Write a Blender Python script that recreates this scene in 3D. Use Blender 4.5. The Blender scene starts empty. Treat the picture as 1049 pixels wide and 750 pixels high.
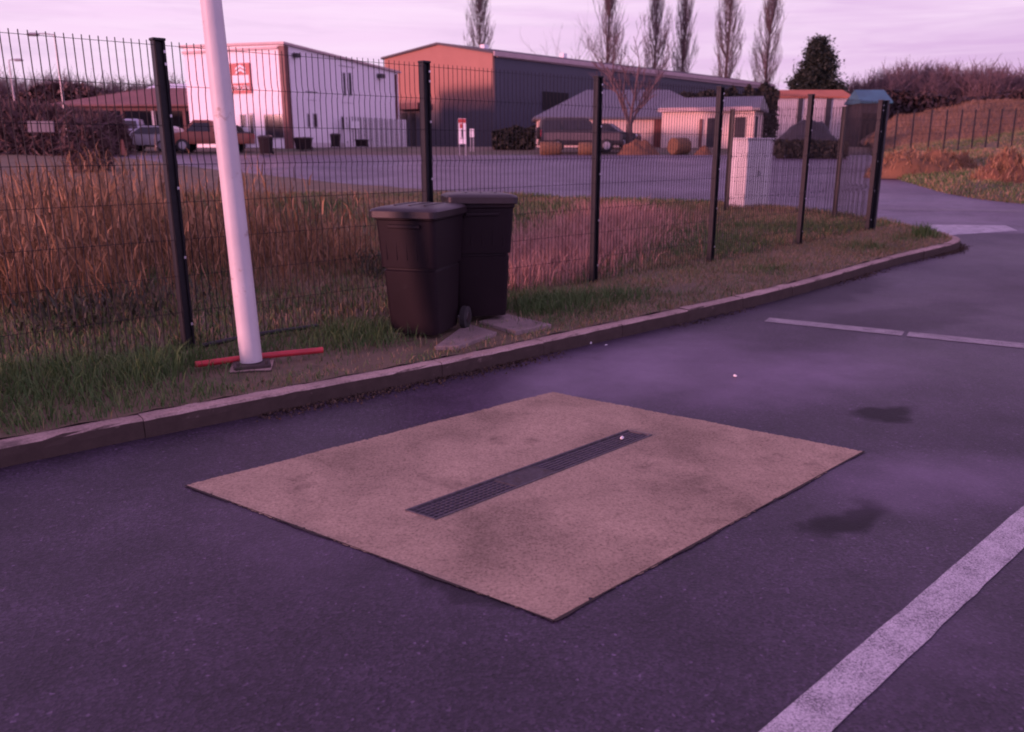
import bpy, math, random
import numpy as np
from mathutils import Vector, Matrix
rng = np.random.default_rng(7)
random.seed(7)
sc = bpy.context.scene
COL = sc.collection
PI = math.pi

# ------------------------------------------------------------------ camera model (1049x750 photo)
F, CX, CY, H, PITCH = 850.0, 524.5, 375.0, 1.72, math.atan(225 / 850)

def ray(x, y):
    u = (x - CX) / F; v = (CY - y) / F
    return Vector((u, math.cos(PITCH) + v * math.sin(PITCH), -math.sin(PITCH) + v * math.cos(PITCH)))

def at(x, y, z=0.0):                      # ground point seen at a photo position
    d = ray(x, y); t = (z - H) / d.z
    return Vector((d.x * t, d.y * t, z))

def pt(x, y, Y):                          # point at distance Y
    d = ray(x, y); t = Y / d.y
    return Vector((d.x * t, Y, H + d.z * t))

def hit(x, y, P, D):                      # (s, z) on the vertical plane through P along D
    d = ray(x, y)
    det = d.x * (-D[1]) + D[0] * d.y
    t = (P[0] * (-D[1]) + D[0] * P[1]) / det
    s = (d.x * t - P[0]) * D[0] + (d.y * t - P[1]) * D[1]
    return s, H + d.z * t

BY = [-60, 10, 12, 14, 16, 48, 54, 80, 140, 700]
BZ = [0, 0, .015, .08, .15, 1.33, 1.68, 1.75, 1.9, 2.4]
def b(Y): return np.interp(Y, BY, BZ)

# ------------------------------------------------------------------ materials
def nodes_of(name):
    m = bpy.data.materials.new(name); m.use_nodes = True
    nt = m.node_tree
    return m, nt, nt.nodes['Principled BSDF']

def N(nt, typ, **kw):
    n = nt.nodes.new(typ)
    for k, v in kw.items():
        if k.startswith('i_'):
            key = k[2:]
            n.inputs[int(key) if key.isdigit() else key].default_value = v
        else: setattr(n, k, v)
    return n

def c4(c): return (c[0], c[1], c[2], 1)

def noise(nt, vec, scale, detail=4, rough=.55, distortion=0):
    n = N(nt, 'ShaderNodeTexNoise'); n.inputs['Scale'].default_value = scale
    n.inputs['Detail'].default_value = detail; n.inputs['Roughness'].default_value = rough
    n.inputs['Distortion'].default_value = distortion
    if vec: nt.links.new(vec, n.inputs['Vector'])
    return n.outputs['Fac']

def ramp(nt, fac, stops):
    r = N(nt, 'ShaderNodeValToRGB'); e = r.color_ramp.elements
    while len(e) < len(stops): e.new(.5)
    for el, (p, c) in zip(e, stops):
        el.position = p; el.color = c4(c) if len(c) == 3 else c
    nt.links.new(fac, r.inputs['Fac']); return r.outputs['Color']

def mixc(nt, fac, a, b_, mode='MIX'):
    m = N(nt, 'ShaderNodeMix', data_type='RGBA', blend_type=mode)
    for sock, v in ((m.inputs[0], fac), (m.inputs[6], a), (m.inputs[7], b_)):
        if hasattr(v, 'links') or hasattr(v, 'is_linked'): nt.links.new(v, sock)
        else: sock.default_value = v if isinstance(v, (int, float)) else c4(v)
    return m.outputs[2]

def math_(nt, op, a, b_=None, c=None):
    m = N(nt, 'ShaderNodeMath', operation=op)
    for i, v in enumerate((a, b_, c)):
        if v is None: continue
        if isinstance(v, (int, float)): m.inputs[i].default_value = v
        else: nt.links.new(v, m.inputs[i])
    return m.outputs[0]

def mat(name, c1, c2=None, scale=6, rough=.7, bump=0.0, bscale=60, metallic=0, spec=.5, detail=5, dirt=None, coords='Object', two=False):
    m, nt, p = nodes_of(name)
    tc = N(nt, 'ShaderNodeTexCoord').outputs[coords] if coords != 'Position' else N(nt, 'ShaderNodeNewGeometry').outputs['Position']
    c2 = c2 or tuple(v * .8 for v in c1)
    col = ramp(nt, noise(nt, tc, scale, detail), [(.32, c1), (.68, c2)])
    if dirt:
        f = ramp(nt, noise(nt, tc, dirt[1], 6, .65), [(dirt[2], (0, 0, 0)), (dirt[2] + .12, (1, 1, 1))])
        col = mixc(nt, f, col, dirt[0])
    nt.links.new(col, p.inputs['Base Color'])
    p.inputs['Roughness'].default_value = rough; p.inputs['Metallic'].default_value = metallic
    p.inputs['Specular IOR Level'].default_value = spec
    if bump:
        bn = N(nt, 'ShaderNodeBump'); bn.inputs['Strength'].default_value = bump; bn.inputs['Distance'].default_value = .01
        nt.links.new(noise(nt, tc, bscale, 4), bn.inputs['Height']); nt.links.new(bn.outputs[0], p.inputs['Normal'])
    return m

def foliage_mat(name, cols, rough=.65, transl=.25):
    m, nt, p = nodes_of(name)
    g = N(nt, 'ShaderNodeNewGeometry')
    st = [(i / max(1, len(cols) - 1), c) for i, c in enumerate(cols)]
    pos = noise(nt, g.outputs['Position'], .9, 3)
    f = math_(nt, 'ADD', math_(nt, 'MULTIPLY', g.outputs['Random Per Island'], .65), math_(nt, 'MULTIPLY', math_(nt, 'SUBTRACT', pos, .32), .9))
    nt.links.new(ramp(nt, f, st), p.inputs['Base Color'])
    p.inputs['Roughness'].default_value = rough; p.inputs['Specular IOR Level'].default_value = .25
    return m

def ribbed(name, c1, c2, freq, rough=.55, axis='X', depth=.5, lower=None):
    """profiled sheet / tile / board lines, by object coordinates; lower=(colour, z0, z1) paints the foot of the wall"""
    m, nt, p = nodes_of(name)
    tc = N(nt, 'ShaderNodeTexCoord').outputs['Object']
    w = N(nt, 'ShaderNodeTexWave', wave_type='BANDS', bands_direction=axis, wave_profile='SIN')
    w.inputs['Scale'].default_value = freq; w.inputs['Distortion'].default_value = 0
    nt.links.new(tc, w.inputs['Vector'])
    col = ramp(nt, noise(nt, tc, .7, 6, .6), [(.3, c1), (.7, c2)])
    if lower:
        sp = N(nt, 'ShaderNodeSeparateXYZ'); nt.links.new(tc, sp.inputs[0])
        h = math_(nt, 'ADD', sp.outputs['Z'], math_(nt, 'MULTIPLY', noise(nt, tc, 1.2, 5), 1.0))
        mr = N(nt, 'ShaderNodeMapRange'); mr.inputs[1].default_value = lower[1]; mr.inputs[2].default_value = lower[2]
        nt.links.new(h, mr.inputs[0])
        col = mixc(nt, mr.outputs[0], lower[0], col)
    nt.links.new(col, p.inputs['Base Color']); p.inputs['Roughness'].default_value = rough
    bn = N(nt, 'ShaderNodeBump'); bn.inputs['Strength'].default_value = depth; bn.inputs['Distance'].default_value = .03
    nt.links.new(w.outputs['Fac'], bn.inputs['Height']); nt.links.new(bn.outputs[0], p.inputs['Normal'])
    return m

def asphalt_mat(name, base, stains=(), sheen=(), lift=1.0, seed=0.0):
    m, nt, p = nodes_of(name)
    pos = N(nt, 'ShaderNodeNewGeometry').outputs['Position']
    big = noise(nt, pos, .35, 5, .6); mid = noise(nt, pos, 2.3, 6, .65); fine = noise(nt, pos, 120, 3, .6)
    vor = N(nt, 'ShaderNodeTexVoronoi'); vor.inputs['Scale'].default_value = 95; nt.links.new(pos, vor.inputs['Vector'])
    d = [tuple(v * k for v in base) for k in (.55, 1.0, 1.55)]
    col = ramp(nt, mid, [(.25, d[0]), (.5, d[1]), (.8, d[2])])
    agg = ramp(nt, vor.outputs['Color'], [(.0, (.3, .3, .3)), (.6, (1, 1, 1)), (.90, (1.7, 1.7, 1.7)), (.985, (4.2, 4.2, 4.2))])
    col = mixc(nt, 1.0, col, agg, 'MULTIPLY')
    col = mixc(nt, .5, col, ramp(nt, big, [(.3, (.62, .62, .62)), (.7, (1.35, 1.35, 1.35))]), 'MULTIPLY')
    rough = math_(nt, 'ADD', math_(nt, 'MULTIPLY', big, -.40), .70)
    warp = N(nt, 'ShaderNodeVectorMath', operation='ADD')
    nz = N(nt, 'ShaderNodeTexNoise'); nz.inputs['Scale'].default_value = 3.0; nz.inputs['Detail'].default_value = 5; nt.links.new(pos, nz.inputs['Vector'])
    sc1 = N(nt, 'ShaderNodeVectorMath', operation='SCALE'); sc1.inputs['Scale'].default_value = .45
    sb = N(nt, 'ShaderNodeVectorMath', operation='SUBTRACT'); sb.inputs[1].default_value = (.5, .5, .5)
    nt.links.new(nz.outputs['Color'], sb.inputs[0]); nt.links.new(sb.outputs[0], sc1.inputs[0])
    nt.links.new(pos, warp.inputs[0]); nt.links.new(sc1.outputs[0], warp.inputs[1])
    def blob(cx, cy, rx, ry, ang, edge=(1.7, .15)):
        mp = N(nt, 'ShaderNodeMapping', vector_type='TEXTURE')
        mp.inputs['Location'].default_value = (cx, cy, 0); mp.inputs['Rotation'].default_value = (0, 0, ang); mp.inputs['Scale'].default_value = (rx, ry, 50)
        nt.links.new(warp.outputs[0], mp.inputs['Vector'])
        ln = N(nt, 'ShaderNodeVectorMath', operation='LENGTH'); nt.links.new(mp.outputs[0], ln.inputs[0])
        mr = N(nt, 'ShaderNodeMapRange', interpolation_type='SMOOTHSTEP'); mr.inputs[1].default_value = edge[0]; mr.inputs[2].default_value = edge[1]
        nt.links.new(ln.outputs['Value'], mr.inputs[0]); return mr.outputs[0]
    for (cx, cy, rx, ry, ang, k) in stains:
        f = math_(nt, 'MULTIPLY', blob(cx, cy, rx, ry, ang, (1.2, .55)), k); col = mixc(nt, f, col, tuple(v * .14 for v in base)); rough = math_(nt, 'ADD', rough, math_(nt, 'MULTIPLY', f, .22))
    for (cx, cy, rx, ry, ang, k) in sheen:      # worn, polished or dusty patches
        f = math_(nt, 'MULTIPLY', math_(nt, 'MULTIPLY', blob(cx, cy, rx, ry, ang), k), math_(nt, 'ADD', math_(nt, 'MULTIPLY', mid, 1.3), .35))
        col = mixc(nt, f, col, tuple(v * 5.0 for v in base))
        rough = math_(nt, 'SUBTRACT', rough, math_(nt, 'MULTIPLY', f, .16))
    nt.links.new(col, p.inputs['Base Color']); nt.links.new(rough, p.inputs['Roughness'])
    p.inputs['Specular IOR Level'].default_value = .48 * lift
    bn = N(nt, 'ShaderNodeBump'); bn.inputs['Strength'].default_value = .45; bn.inputs['Distance'].default_value = .004
    nt.links.new(math_(nt, 'ADD', math_(nt, 'MULTIPLY', vor.outputs['Distance'], .8), fine), bn.inputs['Height'])
    nt.links.new(bn.outputs[0], p.inputs['Normal'])
    return m

def paint_mat(name, c, under, wear=.5):
    m, nt, p = nodes_of(name)
    pos = N(nt, 'ShaderNodeNewGeometry').outputs['Position']
    w = math_(nt, 'ADD', math_(nt, 'MULTIPLY', noise(nt, pos, 150, 4, .75), .75), math_(nt, 'MULTIPLY', noise(nt, pos, 6, 5, .6), .25))
    f = ramp(nt, w, [(wear - .10, (0, 0, 0)), (wear + .08, (1, 1, 1))])
    nt.links.new(mixc(nt, f, c, under), p.inputs['Base Color']); p.inputs['Roughness'].default_value = .7
    bn = N(nt, 'ShaderNodeBump'); bn.inputs['Strength'].default_value = .4; bn.inputs['Distance'].default_value = .004
    nt.links.new(noise(nt, pos, 140, 3), bn.inputs['Height']); nt.links.new(bn.outputs[0], p.inputs['Normal'])
    return m

def concrete_mat(name, c, dark, speck=.5, shade_grime=None):
    m, nt, p = nodes_of(name)
    pos = N(nt, 'ShaderNodeNewGeometry').outputs['Position']
    col = ramp(nt, noise(nt, pos, 1.6, 7, .62, .4), [(.26, tuple(v * .58 for v in c)), (.5, c), (.76, tuple(min(1, v * 1.32) for v in c))])
    gr = ramp(nt, noise(nt, pos, 70, 4, .8), [(.32, (.42, .40, .38)), (.48, (1, 1, 1)), (.68, (1.35, 1.35, 1.35))])
    col = mixc(nt, speck, col, gr, 'MULTIPLY')
    f = ramp(nt, noise(nt, pos, 3.3, 8, .7), [(.56, (0, 0, 0)), (.72, (1, 1, 1))])
    col = mixc(nt, math_(nt, 'MULTIPLY', f, .75), col, dark)
    if shade_grime:      # upright face darkened to paint in its shade, mottled with dirt; top kept pale
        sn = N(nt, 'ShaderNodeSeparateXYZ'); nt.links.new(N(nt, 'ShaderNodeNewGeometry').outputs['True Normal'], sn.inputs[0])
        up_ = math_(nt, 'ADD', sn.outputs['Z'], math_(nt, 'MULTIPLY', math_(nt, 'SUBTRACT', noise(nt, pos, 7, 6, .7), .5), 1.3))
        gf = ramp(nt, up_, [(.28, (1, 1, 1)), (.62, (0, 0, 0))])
        col = mixc(nt, gf, col, mixc(nt, noise(nt, pos, 11, 6, .7), shade_grime, tuple(v * 2.6 for v in shade_grime)))
    nt.links.new(col, p.inputs['Base Color']); p.inputs['Roughness'].default_value = .85; p.inputs['Specular IOR Level'].default_value = .2
    bn = N(nt, 'ShaderNodeBump'); bn.inputs['Strength'].default_value = .5; bn.inputs['Distance'].default_value = .004
    nt.links.new(noise(nt, pos, 160, 4, .7), bn.inputs['Height']); nt.links.new(bn.outputs[0], p.inputs['Normal'])
    return m

ASPH = (.038, .026, .046)
M = {}
s1 = at(868, 532); s2 = at(905, 424); s3 = at(960, 492); s4 = at(640, 375); s5 = at(465, 605); s6 = at(300, 560); s7 = at(800, 385); s8 = at(930, 325); s9 = at(850, 300)
M['asphalt'] = asphalt_mat('parking asphalt', ASPH,
    stains=[(s1.x, s1.y, .32, .14, .75, 1.0), (s2.x, s2.y, .26, .14, .3, 1.0), (s5.x, s5.y, .30, .07, 2.4, .75), (s8.x, s8.y, 1.5, .5, .6, .4), (s9.x, s9.y, 1.6, .45, .8, .5)],
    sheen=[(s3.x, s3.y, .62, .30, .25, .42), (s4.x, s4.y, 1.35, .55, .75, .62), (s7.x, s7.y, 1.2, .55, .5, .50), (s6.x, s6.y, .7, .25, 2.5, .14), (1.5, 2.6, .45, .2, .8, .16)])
M['road'] = asphalt_mat('road asphalt', (.10, .076, .115), lift=1.25)
M['paint'] = paint_mat('worn white road paint', (.62, .59, .62), (.09, .085, .095), .53)
M['paint_far'] = paint_mat('faded white road paint', (.40, .37, .39), (.08, .075, .08), .52)
M['paint_road'] = paint_mat('almost worn off road paint', (.26, .24, .26), (.10, .09, .105), .50)
M['slab'] = concrete_mat('tan concrete', (.36, .272, .195), (.14, .10, .075), .9)
M['kerb'] = concrete_mat('kerb concrete', (.40, .30, .26), (.05, .042, .038), .7, shade_grime=(.036, .026, .022))
M['paver'] = concrete_mat('paving concrete', (.25, .20, .185), (.10, .08, .07))
M['joint'] = mat('joint dirt', (.030, .023, .021), (.05, .038, .033), 14, .95, coords='Position')
M['soil'] = mat('verge soil', (.11, .085, .05), (.19, .14, .09), 2.2, .95, .8, 40, coords='Position', dirt=((.07, .07, .035), 1.1, .55))
M['ground'] = mat('yard dirt', (.10, .075, .06), (.15, .115, .09), .5, .95, .5, 8, coords='Position', dirt=((.07, .075, .04), .25, .52))
M['grate'] = mat('galvanised grate', (.12, .105, .115), (.07, .06, .065), 30, .6, .2, 120, metallic=.2, dirt=((.06, .04, .03), 25, .58))
M['plate'] = mat('worn cover plate', (.09, .078, .085), (.05, .042, .046), 25, .65, .3, 120, metallic=.2, dirt=((.06, .045, .04), 18, .5))
M['black'] = mat('pit black', (.012, .01, .012), None, 10, .9)
M['fence'] = mat('dark green coated steel', (.010, .011, .014), (.017, .017, .02), 20, .5, spec=.3)
M['wire'] = mat('coated wire', (.010, .009, .012), (.015, .013, .016), 20, .6, spec=.25)
M['clip'] = mat('steel clip', (.6, .58, .6), (.4, .38, .4), 40, .35, metallic=.6)
M['bin'] = mat('dark bin plastic', (.011, .006, .008), (.015, .008, .011), 3, .55, .12, 220, spec=.22, dirt=((.022, .017, .02), 4.5, .64))
M['bin_lid'] = mat('bin lid plastic', (.018, .011, .013), (.026, .017, .019), 3, .42, .12, 220, dirt=((.05, .04, .04), 6, .6))
M['rubber'] = mat('tyre rubber', (.015, .014, .015), (.03, .028, .028), 20, .8)
M['pole'] = mat('painted steel pole', (.64, .61, .60), (.54, .51, .51), 2.5, .5, .15, 30, dirt=((.34, .24, .20), 9, .61))
M['rust'] = mat('rusty plate', (.10, .075, .07), (.06, .045, .04), 20, .75, .5, 50, metallic=.3)
M['redpipe'] = mat('red plastic conduit', (.55, .035, .05), (.40, .03, .04), 12, .42, dirt=((.25, .10, .09), 18, .62))
M['blackpipe'] = mat('black plastic', (.018, .017, .02), (.03, .028, .03), 12, .6)
M['paper'] = mat('crumpled paper', (.80, .79, .80), (.66, .65, .66), 30, .8)
M['cream'] = ribbed('cream boarded wall', (.74, .56, .48), (.66, .49, .42), 3.0, .75, 'X', .25)
M['white_wall'] = ribbed('white metal cladding', (.84, .80, .82), (.78, .74, .77), 2.2, .5, 'X', .25)
M['wall_plain'] = mat('white render', (.66, .60, .60), (.56, .50, .51), .8, .85, .2, 20, dirt=((.42, .36, .35), .8, .58))
M['navy'] = ribbed('navy metal cladding', (.040, .038, .068), (.033, .031, .056), 2.0, .45, 'X', .35)
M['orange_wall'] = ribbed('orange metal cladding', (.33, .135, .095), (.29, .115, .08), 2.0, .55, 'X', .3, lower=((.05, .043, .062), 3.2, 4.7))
M['roof_grey'] = ribbed('grey metal roof', (.12, .12, .145), (.10, .10, .125), 2.6, .42, 'X', .5)
M['roof_dark'] = mat('dark roof felt', (.085, .07, .08), (.06, .05, .058), .6, .8, .4, 8)
M['roof_trim'] = mat('roof edge trim', (.50, .36, .36), (.42, .30, .30), 2, .5)
M['roof_red'] = ribbed('weathered red tiles', (.26, .12, .11), (.18, .085, .08), 4, .85, 'X', .6)
M['roof_orange'] = ribbed('orange tiles', (.50, .17, .09), (.36, .12, .07), 4, .8, 'X', .6)
M['teal'] = mat('teal sheet roof', (.045, .15, .20), (.03, .10, .14), 1, .5)
M['shed'] = mat('dark shed boards', (.03, .026, .032), (.05, .042, .048), 2, .85)
M['brown'] = mat('brown painted metal', (.16, .055, .05), (.11, .04, .038), 3, .6)
M['glass'] = mat('dark window glass', (.02, .018, .024), (.035, .03, .038), 1, .12)
M['frame'] = mat('window frame', (.55, .52, .54), (.45, .42, .45), 4, .5)
M['sign_red'] = mat('sign red', (.42, .055, .055), (.36, .05, .05), 4, .5)
M['sign_white'] = mat('sign white', (.82, .80, .82), (.74, .72, .74), 4, .5)
M['dark_metal'] = mat('dark metal', (.03, .028, .033), (.05, .045, .05), 6, .5)
M['grey_metal'] = mat('grey metal', (.35, .33, .35), (.28, .26, .28), 6, .45, metallic=.4)
M['sheet'] = mat('grey sheet', (.16, .14, .16), (.12, .105, .12), 3, .6)
M['cab'] = mat('cabinet shell', (.60, .56, .56), (.54, .50, .50), 2, .6, .08, 60, dirt=((.40, .34, .32), 3, .6))
M['car_dark'] = mat('dark car paint', (.04, .032, .036), (.03, .025, .028), 2, .35)
M['car_lower'] = mat('dusty grey car paint', (.13, .095, .095), (.10, .075, .075), 2, .45)
M['car_white'] = mat('white car paint', (.38, .36, .38), (.32, .30, .32), 2, .3)
M['car_blue'] = mat('pale blue car paint', (.40, .42, .52), (.34, .36, .46), 2, .3)
M['car_orange'] = mat('orange car paint', (.30, .09, .05), (.24, .075, .045), 2, .45)
M['red_light'] = mat('red lamp lens', (.75, .03, .10), (.6, .03, .08), 5, .25)
M['lamp_glass'] = mat('clear lamp lens', (.7, .68, .7), (.6, .58, .6), 5, .2)
M['straw'] = mat('straw bale', (.20, .105, .055), (.12, .065, .04), 8, .95, 1, 30)
M['earth'] = mat('red brown earth', (.19, .085, .045), (.11, .055, .035), 1.6, .95, 1, 12, coords='Position')
M['earth_or'] = mat('orange earth', (.20, .095, .045), (.10, .06, .035), 1.1, .95, 1, 9, coords='Position')
M['tarp'] = mat('black tarpaulin', (.02, .019, .024), (.035, .032, .04), 1.5, .55, .8, 3)
M['embank'] = mat('dry embankment', (.20, .115, .075), (.12, .075, .05), .45, .95, .5, 3, coords='Position', dirt=((.075, .07, .045), .3, .53))
M['bank'] = mat('grassy bank', (.10, .085, .042), (.15, .11, .06), .8, .95, .9, 9, coords='Position')
M['bark'] = mat('bark', (.10, .07, .068), (.065, .045, .045), 6, .9, .6, 30)
M['twig'] = mat('twigs', (.16, .105, .11), (.11, .072, .078), 3, .9)
M['grass'] = foliage_mat('green grass', [(.030, .070, .020), (.062, .125, .034), (.10, .17, .052), (.20, .20, .09)])
M['grass_dry'] = foliage_mat('dry short grass', [(.14, .115, .05), (.25, .185, .09), (.35, .245, .15), (.45, .31, .21)])
M['grass_pink'] = foliage_mat('bleached dry grass', [(.32, .16, .13), (.44, .24, .20), (.52, .31, .26)])
M['grass_dull'] = foliage_mat('dull dry grass', [(.13, .08, .055), (.20, .125, .08), (.29, .185, .12)])
M['reed'] = foliage_mat('dry reeds', [(.09, .058, .030), (.20, .115, .055), (.33, .185, .095), (.52, .33, .20)])
M['weed'] = foliage_mat('weeds', [(.03, .038, .022), (.055, .06, .035), (.09, .075, .05)])
M['conifer'] = foliage_mat('conifer needles', [(.010, .016, .012), (.022, .030, .022), (.04, .048, .036)])
M['hedge'] = foliage_mat('dark hedge leaves', [(.014, .015, .012), (.026, .027, .02), (.045, .042, .032)])
M['undergrowth'] = foliage_mat('dark undergrowth', [(.030, .021, .023), (.052, .036, .038), (.085, .058, .058)])
M['bramble'] = foliage_mat('brambles', [(.07, .042, .044), (.11, .065, .064), (.16, .10, .09)])
M['leaf'] = foliage_mat('fallen leaves', [(.03, .02, .016), (.07, .045, .03), (.11, .075, .05)])

# ------------------------------------------------------------------ mesh building
class MB:
    def __init__(s): s.v = []; s.f = []
    def add(s, vs, fs):
        o = len(s.v); s.v += [tuple(v) for v in vs]; s.f += [tuple(i + o for i in f) for f in fs]; return s
    def box(s, c, d, rz=0, M4=None):
        x, y, z = d[0] / 2, d[1] / 2, d[2] / 2
        vs = [Vector((a * x, bb * y, e * z)) for e in (-1, 1) for bb in (-1, 1) for a in (-1, 1)]
        R = M4 or Matrix.Rotation(rz, 4, 'Z')
        return s.add([R @ v + Vector(c) for v in vs], [(0, 2, 3, 1), (4, 5, 7, 6), (0, 1, 5, 4), (2, 6, 7, 3), (0, 4, 6, 2), (1, 3, 7, 5)])
    def tube(s, path, rad, n=6, cap=True):
        path = [Vector(p) for p in path]
        if not hasattr(rad, '__len__'): rad = [rad] * len(path)
        rings = []; ref = None
        for i, p in enumerate(path):
            t = (path[min(i + 1, len(path) - 1)] - path[max(i - 1, 0)]).normalized()
            if ref is None: ref = Vector((0, 0, 1)) if abs(t.z) < .9 else Vector((1, 0, 0))
            u = (ref - t * ref.dot(t)).normalized(); w = t.cross(u); ref = u
            rings.append([p + (u * math.cos(2 * PI * k / n) + w * math.sin(2 * PI * k / n)) * rad[i] for k in range(n)])
        fs = [(i * n + k, i * n + (k + 1) % n, (i + 1) * n + (k + 1) % n, (i + 1) * n + k) for i in range(len(path) - 1) for k in range(n)]
        if cap: fs += [tuple(range(n))[::-1], tuple((len(path) - 1) * n + k for k in range(n))]
        return s.add([v for r in rings for v in r], fs)
    def loft(s, rings, cap=True):
        n = len(rings[0])
        fs = [(i * n + k, i * n + (k + 1) % n, (i + 1) * n + (k + 1) % n, (i + 1) * n + k) for i in range(len(rings) - 1) for k in range(n)]
        if cap: fs += [tuple(range(n))[::-1], tuple((len(rings) - 1) * n + k for k in range(n))]
        return s.add([v for r in rings for v in r], fs)
    def prism(s, poly, axis, a0, a1):
        """polygon of (p,q) extruded along axis 'x','y' or 'z'"""
        def mk(p, q, a): return {'x': (a, p, q), 'y': (p, a, q), 'z': (p, q, a)}[axis]
        n = len(poly); vs = [mk(p, q, a0) for p, q in poly] + [mk(p, q, a1) for p, q in poly]
        fs = [(k, (k + 1) % n, n + (k + 1) % n, n + k) for k in range(n)] + [tuple(range(n))[::-1], tuple(range(n, 2 * n))]
        return s.add(vs, fs)
    def build(s, name, m, parent=None, smooth=False, bevel=0, loc=None, rz=0):
        me = bpy.data.meshes.new(name); me.from_pydata(s.v, [], s.f); me.update()
        import bmesh
        bm = bmesh.new(); bm.from_mesh(me); bmesh.ops.recalc_face_normals(bm, faces=bm.faces)
        if bevel: bmesh.ops.bevel(bm, geom=bm.edges[:], offset=bevel, segments=2, affect='EDGES', profile=.5)
        bm.to_mesh(me); bm.free()
        me.materials.append(m if not isinstance(m, str) else M[m])
        if smooth:
            me.polygons.foreach_set('use_smooth', [True] * len(me.polygons))
            try: me.set_sharp_from_angle(angle=math.radians(40))
            except Exception: pass
        o = bpy.data.objects.new(name, me); COL.objects.link(o)
        if parent: o.parent = parent
        if loc is not None: o.location = loc
        o.rotation_euler.z = rz
        return o

def fast_mesh(name, V, quads=None, tris=None, m=None, parent=None):
    me = bpy.data.meshes.new(name)
    V = np.asarray(V, np.float32).reshape(-1, 3)
    me.vertices.add(len(V)); me.vertices.foreach_set('co', V.ravel())
    loops = []; starts = []; pos = 0
    if quads is not None and len(quads):
        q = np.asarray(quads, np.int32); loops.append(q.ravel()); starts.append(pos + np.arange(len(q)) * 4); pos += q.size
    if tris is not None and len(tris):
        q = np.asarray(tris, np.int32); loops.append(q.ravel()); starts.append(pos + np.arange(len(q)) * 3); pos += q.size
    loops = np.concatenate(loops); starts = np.concatenate(starts)
    me.loops.add(len(loops)); me.loops.foreach_set('vertex_index', loops)
    me.polygons.add(len(starts)); me.polygons.foreach_set('loop_start', starts)
    me.update(calc_edges=True); me.validate()
    if m: me.materials.append(M[m])
    o = bpy.data.objects.new(name, me); COL.objects.link(o)
    if parent: o.parent = parent
    return o

def tag(o, label=None, cat=None, group=None, kind=None):
    if label: o['label'] = label
    if cat: o['category'] = cat
    if group: o['group'] = group
    if kind: o['kind'] = kind
    return o

def thing(name, label, cat, loc=(0, 0, 0), rz=0, group=None):
    o = bpy.data.objects.new(name, None); COL.objects.link(o)
    o.location = loc; o.rotation_euler.z = rz; o.empty_display_size = .2
    return tag(o, label, cat, group)

def dup(root, loc=None, rz=None, label=None):
    r = root.copy(); COL.objects.link(r)
    if loc is not None: r.location = loc
    if rz is not None: r.rotation_euler.z = rz
    if label: r['label'] = label
    for ch in list(root.children):
        c = ch.copy(); COL.objects.link(c); c.parent = r
        for g in ch.children:
            d = g.copy(); COL.objects.link(d); d.parent = c
    return r

def rrect(cx, cy, z, wx, wy, r, n=4):
    out = []
    for sx, sy, a0 in ((1, 1, 0), (-1, 1, PI / 2), (-1, -1, PI), (1, -1, 3 * PI / 2)):
        for k in range(n + 1):
            a = a0 + PI / 2 * k / n
            out.append((cx + sx * (wx / 2 - r) + r * math.cos(a), cy + sy * (wy / 2 - r) + r * math.sin(a), z))
    return out

def in_poly(x, y, poly):
    inside = np.zeros(len(x), bool); n = len(poly)
    for i in range(n):
        x0, y0 = poly[i]; x1, y1 = poly[(i + 1) % n]
        c = ((y0 > y) != (y1 > y)) & (x < (x1 - x0) * (y - y0) / (y1 - y0 + 1e-12) + x0)
        inside ^= c
    return inside

def catmull(P, n):
    P = [np.array(p, float) for p in P]; out = []
    Q = [2 * P[0] - P[1]] + P + [2 * P[-1] - P[-2]]
    for i in range(1, len(Q) - 2):
        for k in range(n):
            t = k / n
            out.append(.5 * (2 * Q[i] + (Q[i + 1] - Q[i - 1]) * t + (2 * Q[i - 1] - 5 * Q[i] + 4 * Q[i + 1] - Q[i + 2]) * t * t + (3 * Q[i] - Q[i - 1] - 3 * Q[i + 1] + Q[i + 2]) * t ** 3))
    out.append(P[-1]); return out

def vnoise(x, y, s=1.0, seed=0):
    """cheap smooth value noise, vectorised, about -1..1"""
    x = np.asarray(x, float) * s + seed * 17.3; y = np.asarray(y, float) * s - seed * 9.1
    xi = np.floor(x).astype(np.int64); yi = np.floor(y).astype(np.int64); fx = x - xi; fy = y - yi
    fx = fx * fx * (3 - 2 * fx); fy = fy * fy * (3 - 2 * fy)
    def h(a, c):
        n = (a * 374761393 + c * 668265263 + seed * 1274126177) & 0x7fffffff
        n = (n ^ (n >> 13)) * 1274126177 & 0x7fffffff
        return ((n ^ (n >> 16)) & 0xffff) / 32767.5 - 1
    return (h(xi, yi) * (1 - fx) + h(xi + 1, yi) * fx) * (1 - fy) + (h(xi, yi + 1) * (1 - fx) + h(xi + 1, yi + 1) * fx) * fy

# ------------------------------------------------------------------ ground sheets
def sheet(name, x0, x1, ys, off, m, kind='structure'):
    xs = np.linspace(x0, x1, 3); V = [(x, y, float(b(y)) + off) for y in ys for x in xs]
    q = [(j * 3 + i, j * 3 + i + 1, (j + 1) * 3 + i + 1, (j + 1) * 3 + i) for j in range(len(ys) - 1) for i in range(2)]
    return tag(fast_mesh(name, V, q, None, m), kind=kind)

sheet('ground', -500, 500, [-60, 10, 12, 14, 16, 48, 54, 80, 140, 700], -.03, 'ground')
sheet('parking_lot', -40, 70, [-25, 10, 12, 14, 15.7], 0, 'asphalt')
sheet('road', -70, 70, [15.7, 16, 46.3], 0, 'road')

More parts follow.
